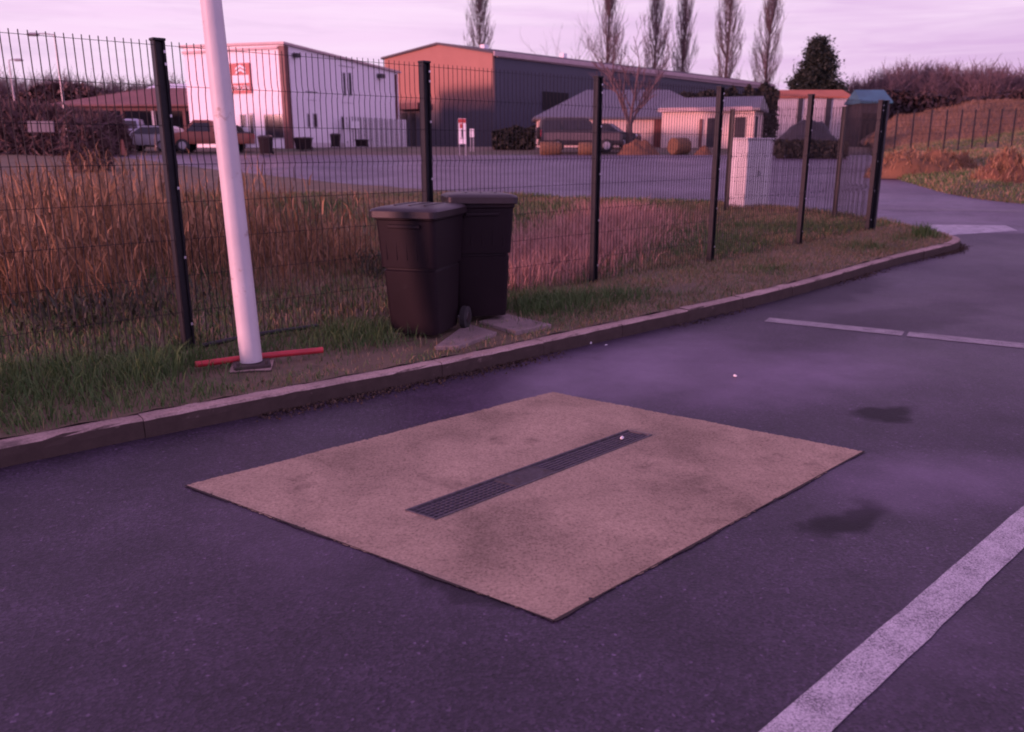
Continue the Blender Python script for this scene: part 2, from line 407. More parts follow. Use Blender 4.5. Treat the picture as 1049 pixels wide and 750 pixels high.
KERB = [(-10, -2.45), (-8.2, -.77), (-6.4, .93), (-5.2, 2.06), (-4.0, 3.19), (-2.83, 4.29), (-1.64, 5.25), (-.45, 6.2), (.65, 7.2), (2.65, 9.05), (4.1, 10.55), (5.4, 11.95), (6.5, 12.95), (7.25, 13.62), (7.62, 14.2), (7.7, 14.9), (7.62, 15.9), (7.3, 17.0), (6.6, 18.4), (5.4, 19.75), (3.8, 20.5), (1.0, 21.3)]
kc = catmull(KERB, 14)
tot = [np.array(p) for p in kc]
tan = [(tot[min(i + 1, len(tot) - 1)] - tot[max(i - 1, 0)]) for i in range(len(tot))]
nor = [np.array((-t[1], t[0])) / np.hypot(*t) for t in tan]      # to the left of travel = into the verge
KW, KH = .14, .125
def krow(i, off, z): p = tot[i] + nor[i] * off; return (p[0], p[1], float(b(p[1])) + z)
# kerb stones as one long run with joints every metre
mb = MB(); acc = 0; cut = [0]
for i in range(1, len(tot)):
    acc += np.hypot(*(tot[i] - tot[i - 1]))
    if acc > 1.0: cut.append(i); acc = 0
cut.append(len(tot) - 1)
for a, c in zip(cut[:-1], cut[1:]):
    if c <= a: continue
    jz = random.uniform(-.005, .005); jo = random.uniform(-.004, .004)
    rings = []
    for i in range(a, c + 1):
        sh = 0
        prof = [(0 + jo, -.05), (.002 + jo, KH * .55 + jz), (.006 + jo, KH - .014 + jz), (.018 + jo, KH + jz), (KW - .01, KH + jz), (KW, KH - .01 + jz), (KW, -.05)]
        r = [krow(i, o + random.gauss(0, .0016), z + (random.gauss(0, .0014) if z > 0 else 0)) for o, z in prof]
        if i == a and c > a: # small gap
            d = (tot[i + 1] - tot[i]) if i + 1 < len(tot) else tan[i]
            d = d / np.hypot(*d) * .003; r = [(x + d[0], y + d[1], z) for x, y, z in r]
        rings.append(r)
    mb.loft(rings)
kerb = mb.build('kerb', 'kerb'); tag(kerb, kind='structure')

# verge and field: strip between the kerb's inner edge and the far road edge
BACK = [(-46, 6), (-45, 34), (-30, 43), (-19, 40.5), (-13, 34), (-8, 28.5), (-4, 24.6), (-1, 22.6), (1.0, 21.45)]
fr = [tot[i] + nor[i] * (KW - .02) for i in range(len(tot))]
bk = catmull(BACK, 24)
def resample(P, n):
    P = np.array(P); d = np.r_[0, np.cumsum(np.hypot(*(P[1:] - P[:-1]).T))]; t = np.linspace(0, d[-1], n)
    return np.c_[np.interp(t, d, P[:, 0]), np.interp(t, d, P[:, 1])]
SPLIT = 126     # kerb index where the run turns back round the tip
VERGE = [tuple(p) for p in fr] + [tuple(p) for p in bk[::-1]]
def zv(x, y):
    x = np.asarray(x, float); y = np.asarray(y, float)
    n = vnoise(x, y, .9, 1) * .022 + vnoise(x, y, 3.1, 2) * .010 + vnoise(x, y, 8, 3) * .004
    # distance to the kerb run, fading the lumps there
    K = np.array(fr); d = np.full(x.shape, 9.)
    for k in K[56::4]: d = np.minimum(d, np.hypot(x - k[0], y - k[1]))
    fade = np.clip(d / .5, 0, 1)
    return b(y) + .122 + np.maximum(n, -.012) * fade + .032 * fade
from mathutils.geometry import tessellate_polygon, delaunay_2d_cdt
poly = [Vector(p) for p in VERGE]
gx, gy = np.meshgrid(np.arange(-9, 8, .16), np.arange(2, 22, .16)); gx = gx.ravel() + rng.uniform(-.03, .03, gx.size); gy = gy.ravel() + rng.uniform(-.03, .03, gy.size)
gx2, gy2 = np.meshgrid(np.arange(-46, 3, 1.0), np.arange(-3, 46, 1.0)); gx2 = gx2.ravel(); gy2 = gy2.ravel()
k2 = (gx2 < -9) | (gy2 > 22); gx = np.r_[gx, gx2[k2]]; gy = np.r_[gy, gy2[k2]]
ins = in_poly(gx, gy, VERGE)
pts = poly + [Vector((x, y)) for x, y in zip(gx[ins], gy[ins])]
vv, ee, ff, *_ = delaunay_2d_cdt(pts, [], [list(range(len(poly)))], 1, 1e-5)
vx = np.array([v.x for v in vv]); vy = np.array([v.y for v in vv])
verge = fast_mesh('verge', np.c_[vx, vy, zv(vx, vy)], None, [f for f in ff if len(f) == 3], 'soil')
tag(verge, kind='structure'); verge.data.polygons.foreach_set('use_smooth', [True] * len(verge.data.polygons))

# grassy bank on the far side of the entrance road
BF = [(30, 17.5), (16, 19.6), (12.9, 20.8), (12.2, 23.0), (12.6, 26.0), (14.0, 32.5), (17.0, 40.0), (19.5, 46.5)]
bf = resample(catmull(BF, 8), 60)
V = []; ROWS = 26
def zbank(x, y, d):
    e = np.clip(d, 0, 40)
    hill = np.interp(e, [0, .3, 3, 9, 16, 26, 40], [-.02, .10, .22, .55, 1.3, 3.2, 3.8])
    return b(y) + hill + vnoise(x, y, .35, 5) * .10 * np.clip(e, 0, 3) + vnoise(x, y, 1.3, 6) * .035 * np.clip(e, 0, 2)
for i in range(60):
    for j in range(ROWS):
        s = (j / (ROWS - 1)) ** 1.5 * 45
        d0 = np.array((.85, .53)); p = bf[i] + d0 * s
        V.append((p[0], p[1], float(zbank(p[0], p[1], s))))
q = [(i * ROWS + j, (i + 1) * ROWS + j, (i + 1) * ROWS + j + 1, i * ROWS + j + 1) for i in range(59) for j in range(ROWS - 1)]
bank = fast_mesh('grassy_bank', V, q, None, 'bank'); tag(bank, kind='structure')
bank.data.polygons.foreach_set('use_smooth', [True] * len(bank.data.polygons))

# concrete pad, 4 mm proud with a ragged edge
SL = [at(190, 498), at(565, 402), at(885, 463), at(567, 637)]
g0, g1, g2, g3 = at(415, 524), at(445.5, 533.5), at(668, 446.5), at(643, 441.5)
edge = []
for i in range(4):
    a, c = SL[i], SL[(i + 1) % 4]; n = 200; d = (c - a); pn = Vector((-d.y, d.x, 0)).normalized()
    for k in range(n):
        w = 0 if k == 0 else random.gauss(0, .0035) + .004 * math.sin(k * .12 + i) - (random.uniform(.004, .014) if random.random() < .05 else 0)
        edge.append(a + d * (k / n) + pn * w)
ctr = sum(SL, Vector()) / 4
hole = [g0, g1, g2, g3]; hc = sum(hole, Vector()) / 4; hole2 = [hc + (p - hc) * 1.0 for p in hole]
pts2 = [Vector((p.x, p.y)) for p in edge] + [Vector((p.x, p.y)) for p in hole2]
ne = len(edge)
vv, ee, ff, *_ = delaunay_2d_cdt(pts2, [(ne + k, ne + (k + 1) % 4) for k in range(4)], [list(range(ne))], 1, 1e-6)
hp = [(p.x, p.y) for p in hole2]
keep = []
for f in ff:
    cx = sum(vv[i].x for i in f) / len(f); cy = sum(vv[i].y for i in f) / len(f)
    if not in_poly(np.array([cx]), np.array([cy]), hp)[0]: keep.append(f)
mb = MB(); mb.add([(v.x, v.y, .004) for v in vv], keep)
pad = mb.build('concrete_pad', 'slab'); tag(pad, kind='structure')

# open joint between the pad and the asphalt on its two near sides
for i in (2, 3):
    a, c = SL[i], SL[(i + 1) % 4]; d = (c - a).normalized(); pn = Vector((-d.y, d.x, 0)); pn = pn if pn.dot(a - ctr) > 0 else -pn
    V = []
    for k in range(61):
        p = a.lerp(c, k / 60) - pn * .004; w = .009 + .006 * math.sin(k * .31 + i) + random.gauss(0, .002)
        q_ = p + pn * max(.004, w); V += [(p.x, p.y, .006), (q_.x, q_.y, .006)]
    tag(fast_mesh('pad_joint', V, [(2 * k, 2 * k + 1, 2 * k + 3, 2 * k + 2) for k in range(60)], None, 'joint'), kind='structure')
# painted lines
def line_sheet(name, quad, m, z=.004, n=24, rag=.0012):
    a0, a1, c1, c0 = [Vector(p) for p in quad]; V = []
    for k in range(n + 1):
        t = k / n; l = a0.lerp(c0, t); r = a1.lerp(c1, t); d = (r - l).normalized()
        l = l + d * random.gauss(0, rag); r = r + d * random.gauss(0, rag)
        V += [(l.x, l.y, float(b(l.y)) + z), (r.x, r.y, float(b(r.y)) + z)]
    o = fast_mesh(name, V, [(2 * k, 2 * k + 1, 2 * k + 3, 2 * k + 2) for k in range(n)], None, m); return tag(o, kind='structure')
l0, l1 = at(768, 750), at(862, 750); l2, l3 = at(1049, 560), at(1049, 519)
dl = ((l2 + l3) / 2 - (l0 + l1) / 2).normalized(); pw = Vector((dl.y, -dl.x, 0)) * .074
mid = (l0 + l1) / 2
line_sheet('parking_line', [mid - dl * 1.6 - pw, mid - dl * 1.6 + pw, mid + dl * 5.0 + pw, mid + dl * 5.0 - pw], 'paint', n=60)
e0, e1, e2, e3 = at(788, 325), at(1049, 350.5), at(1049, 359), at(783, 330.5)
ev = (e1 - e0).normalized()
def bar(p, q, w, name, m, n=24):
    d = (q - p).normalized(); nn = Vector((-d.y, d.x, 0)) * w / 2
    return line_sheet(name, [p - nn, p + nn, q + nn, q - nn], m, n=n)
la = (e0 + e3) / 2; lb = (e1 + e2) / 2; dd = (lb - la)
gap = at(928, 341.5)
tg = (gap - la).dot(dd.normalized())
bar(la, la + dd.normalized() * (tg - .02), .23, 'parking_line', 'paint_far'); bar(la + dd.normalized() * (tg + .02), la + dd * 1.9, .23, 'parking_line', 'paint_far')
def gp(x, y, it=6):               # ground point on the sloping road
    z = 0.0
    for _ in range(it):
        p = at(x, y, z); z = float(b(p.y))
    return p
line_sheet('stop_line', [gp(968, 241.5), gp(1043, 236.5), gp(1030, 231), gp(948, 230)], 'paint')
bar(gp(130, 163.5), gp(330, 169.5), .55, 'road_line', 'paint_far'); bar(gp(345, 170.5), gp(520, 176), .45, 'road_line', 'paint_far'); bar(gp(895, 213), gp(1049, 216), .5, 'road_line', 'paint_road')

# ------------------------------------------------------------------ drain grate
def lerp2(s, t):   # s along the channel, t across
    a = g0.lerp(g3, s); c = g1.lerp(g2, s); return a.lerp(c, t)
grate = thing('drain_grate', 'long narrow dark metal drain grate set into the tan concrete pad', 'drain grate', tuple(lerp2(.5, .5)))
gl = grate.location
def loc(p, z=0): return Vector((p.x - gl.x, p.y - gl.y, z - gl.z))
mb = MB(); q4 = [lerp2(0, 0), lerp2(0, 1), lerp2(1, 1), lerp2(1, 0)]
mb.add([loc(p, -.12) for p in q4] + [loc(p, .003) for p in q4], [(0, 1, 2, 3), (0, 1, 5, 4), (1, 2, 6, 5), (2, 3, 7, 6), (3, 0, 4, 7)]); mb.build('channel', 'black', grate)
def rod(mb, p, q, w, z0, z1):
    d = (q - p).normalized(); n = Vector((-d.y, d.x, 0)) * w / 2
    vs = [loc(p - n, z0), loc(p + n, z0), loc(q + n, z0), loc(q - n, z0)]; vs += [v + Vector((0, 0, z1 - z0)) for v in vs]
    mb.add(vs, [(0, 3, 2, 1), (4, 5, 6, 7), (0, 1, 5, 4), (1, 2, 6, 5), (2, 3, 7, 6), (3, 0, 4, 7)])
mb = MB()
rod(mb, lerp2(0, .015), lerp2(1, .015), .012, -.03, .009); rod(mb, lerp2(0, .985), lerp2(1, .985), .012, -.03, .009)
rod(mb, lerp2(.004, 0), lerp2(.004, 1), .012, -.03, .008); rod(mb, lerp2(.996, 0), lerp2(.996, 1), .012, -.03, .008)
mb.build('frame', 'grate', grate)
def grid(s0, s1, nx, ny, w=.006):
    mb = MB()
    for k in range(nx + 1):
        s = s0 + (s1 - s0) * k / nx; rod(mb, lerp2(s, .05), lerp2(s, .95), w, -.018, .002)
    for k in range(ny + 1):
        t = .05 + .9 * k / ny; rod(mb, lerp2(s0, t), lerp2(s1, t), w, -.020, .004)
    return mb.build('grating', 'grate', grate)
grid(.012, .325, 17, 6, .007); grid(.505, .985, 9, 6, .009)
mb = MB(); vs = [lerp2(.33, .05), lerp2(.33, .95), lerp2(.50, .95), lerp2(.50, .05)]
mb.add([loc(p, -.004) for p in vs] + [loc(p, .0045) for p in vs], [(0, 1, 2, 3), (4, 5, 6, 7), (0, 1, 5, 4), (1, 2, 6, 5), (2, 3, 7, 6), (3, 0, 4, 7)])
mb.build('cover_plate', 'plate', grate)

def scrap(x, y, z, size, label, flat=.4):
    p = at(x, y, z); mb = MB(); n = 7; rings = []
    for j in range(4):
        a = PI * (j + .5) / 4
        rings.append([(math.sin(a) * size * random.uniform(.6, 1.2) * math.cos(2 * PI * k / n), math.sin(a) * size * .7 * random.uniform(.6, 1.2) * math.sin(2 * PI * k / n), size * flat * (1 - math.cos(a)) * random.uniform(.8, 1.2)) for k in range(n)])
    mb.loft(rings); o = mb.build('paper_scrap', 'paper', loc=p, rz=random.uniform(0, 6)); return tag(o, label, 'litter')
scrap(637, 450, .005, .022, 'white scrap of paper lying on the drain grate')
scrap(753, 386, .002, .022, 'white scrap of litter alone on the open asphalt beyond the concrete pad')
scrap(605, 352.5, .002, .018, 'bright white scrap at the kerb foot right of the bins', .6)
scrap(621, 353.5, .002, .02, 'grey white flattened litter on the asphalt close to the kerb', .12)
scrap(571, 356, .002, .016, 'small pale litter against the kerb below the paving slabs', .3)

# ------------------------------------------------------------------ mesh fence
P = [Vector((-2.6 + 1.785 * k, 6.49 + 1.68 * k, 0)) for k in range(-1, 6)]
fence = thing('mesh_fence', 'dark welded wire mesh fence on posts along the grass verge', 'fence', (P[1].x, P[1].y, .14))
FL = fence.location
TOP = 2.475
def post_mesh():
    mb = MB()
    mb.box((0, 0, 1.25), (.085, .014, 2.5)); mb.box((-.035, .0, 1.25), (.014, .066, 2.496)); mb.box((.035, .0, 1.25), (.014, .066, 2.496))
    return mb
proto_post = None
def post(x, y, z0, top, rz=0):
    global proto_post
    if proto_post is None:
        p = post_mesh().build('post', 'fence', fence, bevel=.003)
        c = MB().box((0, 0, 2.508), (.096, .08, .02)).build('post_cap', 'fence', p, bevel=.004)
        for zc in (.30, .85, 1.40, 1.95, 2.33, 2.42):
            MB().box((.030, -.036, zc), (.016, .012, .022)).build('clip', 'clip', p, bevel=.002)
        proto_post = p
    else:
        p = proto_post.copy(); COL.objects.link(p); p.parent = fence
        for ch in proto_post.children:
            d = ch.copy(); COL.objects.link(d); d.parent = p
    p.location = Vector((x, y, z0)) - FL; p.rotation_euler.z = rz
    p.scale = (1, 1, (top - z0) / 2.518)
    return p
aF = math.atan2(1.68, 1.785)
for k, p in enumerate(P):
    zz = float(zv([p.x], [p.y])[0]) - .08
    post(p.x, p.y, zz, TOP + .012, aF)
def panel_mb(L, hgt):
    mb = MB(); r = .0037; n = int(L / .055)
    rows = [hgt - .03 - .2825 * k for k in range(int((hgt - .05) / .2825) + 1)]
    folds = rows[1::2]
    zs = [0]
    prof = [(0.0, 0.0)]
    for f in sorted(folds): prof += [(f - .05, 0), (f, -.013), (f + .05, 0)]
    prof.append((hgt, 0))
    for k in range(n + 1):
        x = L * k / n; wob = random.gauss(0, .0015)
        mb.tube([(x + wob, y, z) for z, y in prof], r, 4, False)
    for z in rows:
        y = -.013 if z in folds else 0
        mb.tube([(0, y - .005, z), (L * .5, y - .005, z), (L, y - .005, z)], .0020, 4, False)
    return mb
Ld = math.hypot(1.785, 1.68)
proto = None
for k in range(6):
    if proto is None:
        proto = panel_mb(Ld - .07, 2.29).build('mesh_panel', 'wire', fence); o = proto
    else: o = proto.copy(); COL.objects.link(o); o.parent = fence
    d = Vector((1.785, 1.68, 0)).normalized()
    o.location = P[k] + d * .035 + Vector((d.y, -d.x, 0)) * .036 + Vector((0, 0, .175)) - FL; o.rotation_euler.z = aF
# corner and return behind the verge
P6 = P[6]; P7 = pt(854, 226, 16.7); P8 = pt(744, 213, 18.0)
z7 = float(zv([P7.x], [P7.y])[0]); z8 = float(zv([P8.x], [P8.y])[0])
post(P6.x + .12, P6.y + .08, .10, TOP + .01, aF + PI / 2)
a67 = math.atan2(P7.y - P6.y, P7.x - P6.x); a78 = math.atan2(P8.y - P7.y, P8.x - P7.x)
post(P7.x, P7.y, z7 - .08, 2.46, a78); post(P8.x, P8.y, z8 - .08, 2.47, a78)
for A, B, a in ((P6, P7, a67), (P7, P8, a78)):
    L = math.hypot(B.x - A.x, B.y - A.y); o = panel_mb(L - .07, 2.06).build('mesh_panel', 'wire', fence)
    o.location = Vector((A.x + math.cos(a) * .035, A.y + math.sin(a) * .035, .40)) - FL; o.rotation_euler.z = a

# ------------------------------------------------------------------ wheeled bins
def wheeled_bin(label, loc_, rz, lid_tilt=0, hgt=1.0, wk=1.0):
    t = thing('wheeled_bin', label, 'bin', loc_, rz, 'dark wheeled bins on the verge')
    # front is -y, wheels and handle at +y
    S = [(.04, .46, .49, .05, .03), (.10, .475, .51, .05, .03), (.575, .500, .600, .05, .01), (.585, .482, .582, .05, .01), (.60, .482, .582, .05, .01), (.606, .522, .624, .05, .01), (.62, .526, .628, .05, .01), (.99, .560, .690, .05, 0), (1.0, .585, .715, .05, 0), (1.04, .585, .715, .05, 0)]
    mb = MB(); mb.loft([rrect(0, cy, z * hgt, wx * wk, wy, r, 5) for z, wx, wy, r, cy in S])
    mb.build('body', 'bin', t, smooth=True)
    mb = MB()
    L = [(1.005, .60, .74, .05, -.01), (1.012, .625, .775, .055, -.015), (1.062, .63, .78, .06, -.015), (1.078, .60, .75, .07, -.01), (1.09, .52, .64, .08, 0), (1.098, .36, .44, .1, 0)]
    mb.loft([rrect(0, cy, (z - 1.04) * hgt, wx * wk, wy, r, 5) for z, wx, wy, r, cy in L])
    lid = mb.build('lid', 'bin_lid', t, smooth=True); lid.location = (0, 0, 1.04 * hgt + .004 + abs(lid_tilt) * .3); lid.rotation_euler.y = lid_tilt * .35; lid.rotation_euler.x = -abs(lid_tilt)
    mb = MB()
    for k in (-1, 0, 1): mb.box((k * .13, -.02, .058), (.02, .42, .012))
    mb.build('lid_rib', 'bin_lid', lid, bevel=.004)
    for s in (-1, 1):
        MB().box((s * .20, .375, 1.03 * hgt), (.07, .05, .07)).build('hinge', 'bin', t, bevel=.008)
    MB().box((0, -.345, .945 * hgt), (.30 * wk, .03, .03)).build('grip_bar', 'bin', t, bevel=.006)
    mb = MB()
    for k in (-2, -1, 0, 1, 2): mb.box((k * .095 * wk, -.317, .80 * hgt), (.012, .016, .26 * hgt), 0, Matrix.Rotation(.075, 4, 'X'))
    mb.build('front_rib', 'bin', t, bevel=.003)
    mb = MB().tube([(-.24, .36, .97 * hgt), (-.24, .42, 1.0 * hgt), (.24, .42, 1.0 * hgt), (.24, .36, .97 * hgt)], .017, 8); mb.build('handle', 'bin', t, smooth=True)
    mb = MB().tube([(-.27, .30, .10), (.27, .30, .10)], .012, 8); mb.build('axle', 'grey_metal', t)
    for s in (-1, 1):
        mb = MB().tube([(s * .245, .30, .10), (s * .25, .30, .10), (s * .295, .30, .10), (s * .30, .30, .10)], [.088, .10, .10, .088], 22)
        w = mb.build('wheel', 'rubber', t, smooth=True)
        MB().tube([(s * .301, .30, .10), (s * .306, .30, .10)], [.05, .042], 16).build('hub', 'bin_lid', w)
    return t
sl_z = .155
fb = (at(400, 346, sl_z) + at(453, 350, sl_z)) / 2
yaw1 = -math.radians(17)
ax = Vector((math.cos(yaw1), math.sin(yaw1), 0)); ay = Vector((-ax.y, ax.x, 0))
wheeled_bin('dark wheeled bin in front, standing partly in the grass, lid shut flat', tuple(fb + ay * .26 + Vector((-.035, 0, 0))), yaw1, 0, 1.0, .93)
rb = (at(470, 331, sl_z + .02) + at(518, 328, sl_z + .02)) / 2
yaw2 = math.radians(9)
ax = Vector((math.cos(yaw2), math.sin(yaw2), 0)); ay = Vector((-ax.y, ax.x, 0))
wheeled_bin('dark wheeled bin standing behind the other one against the fence, lid slightly raised', tuple(rb + ay * .27), yaw2, .03, 1.03)

def paver(corners, label):
    c = sum(corners, Vector()) / 4; mb = MB()
    vs = [p - c for p in corners]; mb.add([(v.x, v.y, -.06) for v in vs] + [(v.x, v.y, 0) for v in vs], [(0, 3, 2, 1), (4, 5, 6, 7), (0, 1, 5, 4), (1, 2, 6, 5), (2, 3, 7, 6), (3, 0, 4, 7)])
    tag(mb.build('paving_slab', 'paver', bevel=.006, loc=c), label, 'paving slab', 'paving slabs under the bins')
zz = .168
paver([at(445, 355, zz), at(470, 354, zz), at(509, 340, zz), at(478, 331, zz)], 'concrete paving slab in front of the wheel of the front bin')
paver([at(490, 329, zz + .006), at(528, 339, zz + .006), at(565, 332, zz + .006), at(518, 321, zz + .006)], 'concrete paving slab reaching out to the right under the rear bin')

# ------------------------------------------------------------------ white pole, pipes
pb = at(258, 374, .16)
pole = thing('white_pole', 'tall white painted steel pole on a small dark base plate in front of the fence', 'pole', (pb.x, pb.y, .16))
top_d = pt(216, 0, pb.y)
lean = Vector((top_d.x - pb.x, 0, top_d.z - .16)) 
lean = lean / lean.z
mb = MB(); zs = [.03, .5, 1.5, 3.0, 4.5, 6.0]
mb.tube([(lean.x * z, 0, z) for z in zs], [.079, .078, .074, .066, .058, .05], 28); mb.build('shaft', 'pole', pole, smooth=True)
MB().box((0, 0, .015), (.26, .26, .022), .35).build('base_plate', 'rust', pole, bevel=.003)
for sx in (-1, 1):
    for sy in (-1, 1):
        a = .35; x, y = .10 * sx, .10 * sy
        MB().tube([(x * math.cos(a) - y * math.sin(a), x * math.sin(a) + y * math.cos(a), .026), (x * math.cos(a) - y * math.sin(a), x * math.sin(a) + y * math.cos(a), .05)], .013, 6).build('bolt', 'rust', pole)
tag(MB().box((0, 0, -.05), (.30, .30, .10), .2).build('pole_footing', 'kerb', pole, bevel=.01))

def corrugated(name, pts_, r, m, label, cat, n=90):
    C_ = catmull([tuple(p) for p in pts_], max(2, n // (len(pts_) - 1))); path = [Vector(p) for p in C_]
    c = path[0].copy(); mb = MB(); mb.tube([p - c for p in path], [r * (1 + .06 * (k % 2)) for k in range(len(path))], 12)
    return tag(mb.build(name, m, loc=c, smooth=True), label, cat)
r0, r1, r2 = at(200, 373.5, .19), at(262, 367, .20), at(331, 358.5, .21)
r1 = r0.lerp(r2, .48) + Vector((.0, .03, .0))
corrugated('conduit_pipe', [r0, r1, r2], .023, 'redpipe', 'short length of red plastic conduit lying on the soil behind the white pole', 'pipe')
d = (P[2] - P[1]).normalized(); nrm = Vector((d.y, -d.x, 0))
corrugated('edging_pipe', [P[1] + d * .08 + nrm * .05 + Vector((0, 0, .165)), P[1] + d * .6 + nrm * .06 + Vector((0, 0, .185)), P[1] + d * 1.15 + nrm * .05 + Vector((0, 0, .172))], .019, 'blackpipe', 'black plastic pipe lying along the foot of the mesh fence', 'pipe', 40)

# ------------------------------------------------------------------ utility cabinet
cb = pt(761, 216, 18.5); cz = float(zv([cb.x], [cb.y])[0]); ca = math.radians(36)
cab = thing('utility_cabinet', 'pale grey utility cabinet standing behind the mesh fence beside the road', 'cabinet', (cb.x, cb.y, cz - .05), ca)
CWd, CD, CH = .86, .42, 1.50
MB().box((CWd / 2, CD / 2, CH / 2), (CWd, CD, CH)).build('shell', 'cab', cab, bevel=.008)
MB().box((CWd / 2, CD / 2, CH + .02), (CWd + .05, CD + .05, .04)).build('top', 'cab', cab, bevel=.008)
for k in (0, 1):
    dr = MB().box((CWd * (.25 + .5 * k), -.008, CH / 2 + .03), (CWd / 2 - .02, .014, CH - .16)).build('door', 'cab', cab, bevel=.003)
    MB().box((CWd * (.46 + .08 * k), -.02, CH * .52), (.02, .012, .12)).build('handle', 'grey_metal', dr)

# ------------------------------------------------------------------ vegetation (uncountable: one object per kind)
def blades(name, x, y, z, h, w, lean, m, az=None):
    n = len(x); az = rng.uniform(0, 2 * PI, n) if az is None else az; la = rng.uniform(0, 2 * PI, n)
    dx, dy = np.cos(az) * w / 2, np.sin(az) * w / 2; lx, ly = np.cos(la) * lean * h, np.sin(la) * lean * h
    V = np.empty((n, 5, 3))
    V[:, 0] = np.c_[x - dx, y - dy, z]; V[:, 1] = np.c_[x + dx, y + dy, z]
    V[:, 2] = np.c_[x - dx * .75 + lx * .35, y - dy * .75 + ly * .35, z + h * .6]; V[:, 3] = np.c_[x + dx * .75 + lx * .35, y + dy * .75 + ly * .35, z + h * .6]
    V[:, 4] = np.c_[x + lx, y + ly, z + h * np.sqrt(np.clip(1 - lean ** 2 * .6, .2, 1))]
    i = np.arange(n)[:, None] * 5
    return V.reshape(-1, 3), i + np.array([[0, 1, 3, 2]]), i + np.array([[2, 3, 4]])
class Veg:
    def __init__(s): s.V = []; s.Q = []; s.T = []; s.n = 0
    def add(s, V, Q, T):
        s.V.append(V); s.Q.append(Q + s.n); s.T.append(T + s.n); s.n += len(V)
    def build(s, name, m): return fast_mesh(name, np.concatenate(s.V), np.concatenate(s.Q), np.concatenate(s.T), m)
def scatter(n, box, poly=VERGE, dens=None):
    x = rng.uniform(box[0], box[1], n); y = rng.uniform(box[2], box[3], n); k = in_poly(x, y, poly)
    if dens is not None: k &= rng.uniform(0, 1, n) < dens(x, y)
    return x[k], y[k]
Pk = np.array([t for t in tot])
fdir = np.array([1.785, 1.68]) / Ld; fn = np.array([-fdir[1], fdir[0]])
def facing(x, y):                      # (along, across) fence coordinates; across > 0 is beyond the fence
    rx, ry = x - P[1].x, y - P[1].y; return rx * fdir[0] + ry * fdir[1], rx * fn[0] + ry * fn[1]
CL = [(-3.2, 5.3, .95, .62, 1.0), (-2.45, 5.6, .50, .45, .9), (-2.75, 5.0, .5, .3, .7), (-1.25, 6.9, .75, .35, .9), (-.75, 7.25, .45, .32, .9), (-.95, 6.62, .35, .13, .6), (.35, 8.25, .8, .45, .9), (1.1, 8.7, .6, .3, .6), (-4.2, 4.2, .9, .6, 1), (3.3, 10.6, .35, .22, .5), (5.5, 12.9, .6, .35, .45), (6.6, 13.9, .5, .3, .5), (7.1, 14.3, .30, .22, 1)]
def clump(x, y):
    v = np.zeros(len(x))
    for cx, cy, rx, ry, k in CL:
        du = (x - cx) * fdir[0] + (y - cy) * fdir[1]; dv = (x - cx) * fn[0] + (y - cy) * fn[1]
        v = np.maximum(v, k * np.exp(-(du / rx) ** 2 - (dv / ry) ** 2))
    return v
BARE = [(pb.x + .05, pb.y - .08, .75, .30), (-1.0, 6.25, .45, .25), (-.45, 6.85, .55, .35), (-.15, 7.3, .5, .3), (1.9, 9.3, .4, .2)]
BINS = [(fb + Vector((.08, .3, 0)), .34), (rb + Vector((-.03, .3, 0)), .34)]
def bare(x, y):
    v = np.ones(len(x))
    for cx, cy, rx, ry in BARE:
        du = (x - cx) * fdir[0] + (y - cy) * fdir[1]; dv = (x - cx) * fn[0] + (y - cy) * fn[1]
        v *= 1 - .80 * np.exp(-((du / rx) ** 2 + (dv / ry) ** 2) ** 2)
    for c, r in BINS: v[np.hypot(x - c.x, y - c.y) < r] = 0
    return v
g = Veg()
x, y = scatter(520000, (-7, 8.5, 1.5, 19)); a, c = facing(x, y); cl = clump(x, y); br = bare(x, y)
near = (c < .12)
k = near & (rng.uniform(0, 1, len(x)) < br * np.clip(.9 + cl, 0, 1)); x1, y1, cl1 = x[k], y[k], cl[k]
h = (.035 + .06 * rng.random(len(x1))) * (1 + 2.1 * cl1 ** 1.3) * (1 + .35 * vnoise(x1, y1, 3.5, 91)); w = rng.uniform(.004, .008, len(x1))
greener = rng.uniform(0, 1, len(x1)) < np.clip(.35 + 1.2 * cl1 - .06 * np.clip(x1, 0, 6) + .4 * (x1 < -1.9), 0.12, 1)
for sel, name, m, kind_label in ((greener, 'verge_grass', 'grass', 0), (~greener, 'dry_verge_grass', 'grass_dry', 1)):
    gg = Veg(); gg.add(*blades('', x1[sel], y1[sel], zv(x1[sel], y1[sel]) - .008, h[sel] * (1 if not kind_label else .7), w[sel], rng.uniform(.15, .95, sel.sum()), m))
    o = gg.build(name, m)
    tag(o, 'short green grass growing along the verge in front of the fence' if not kind_label else 'short dry brown grass mixed into the verge beside the kerb', 'grass', kind='stuff')
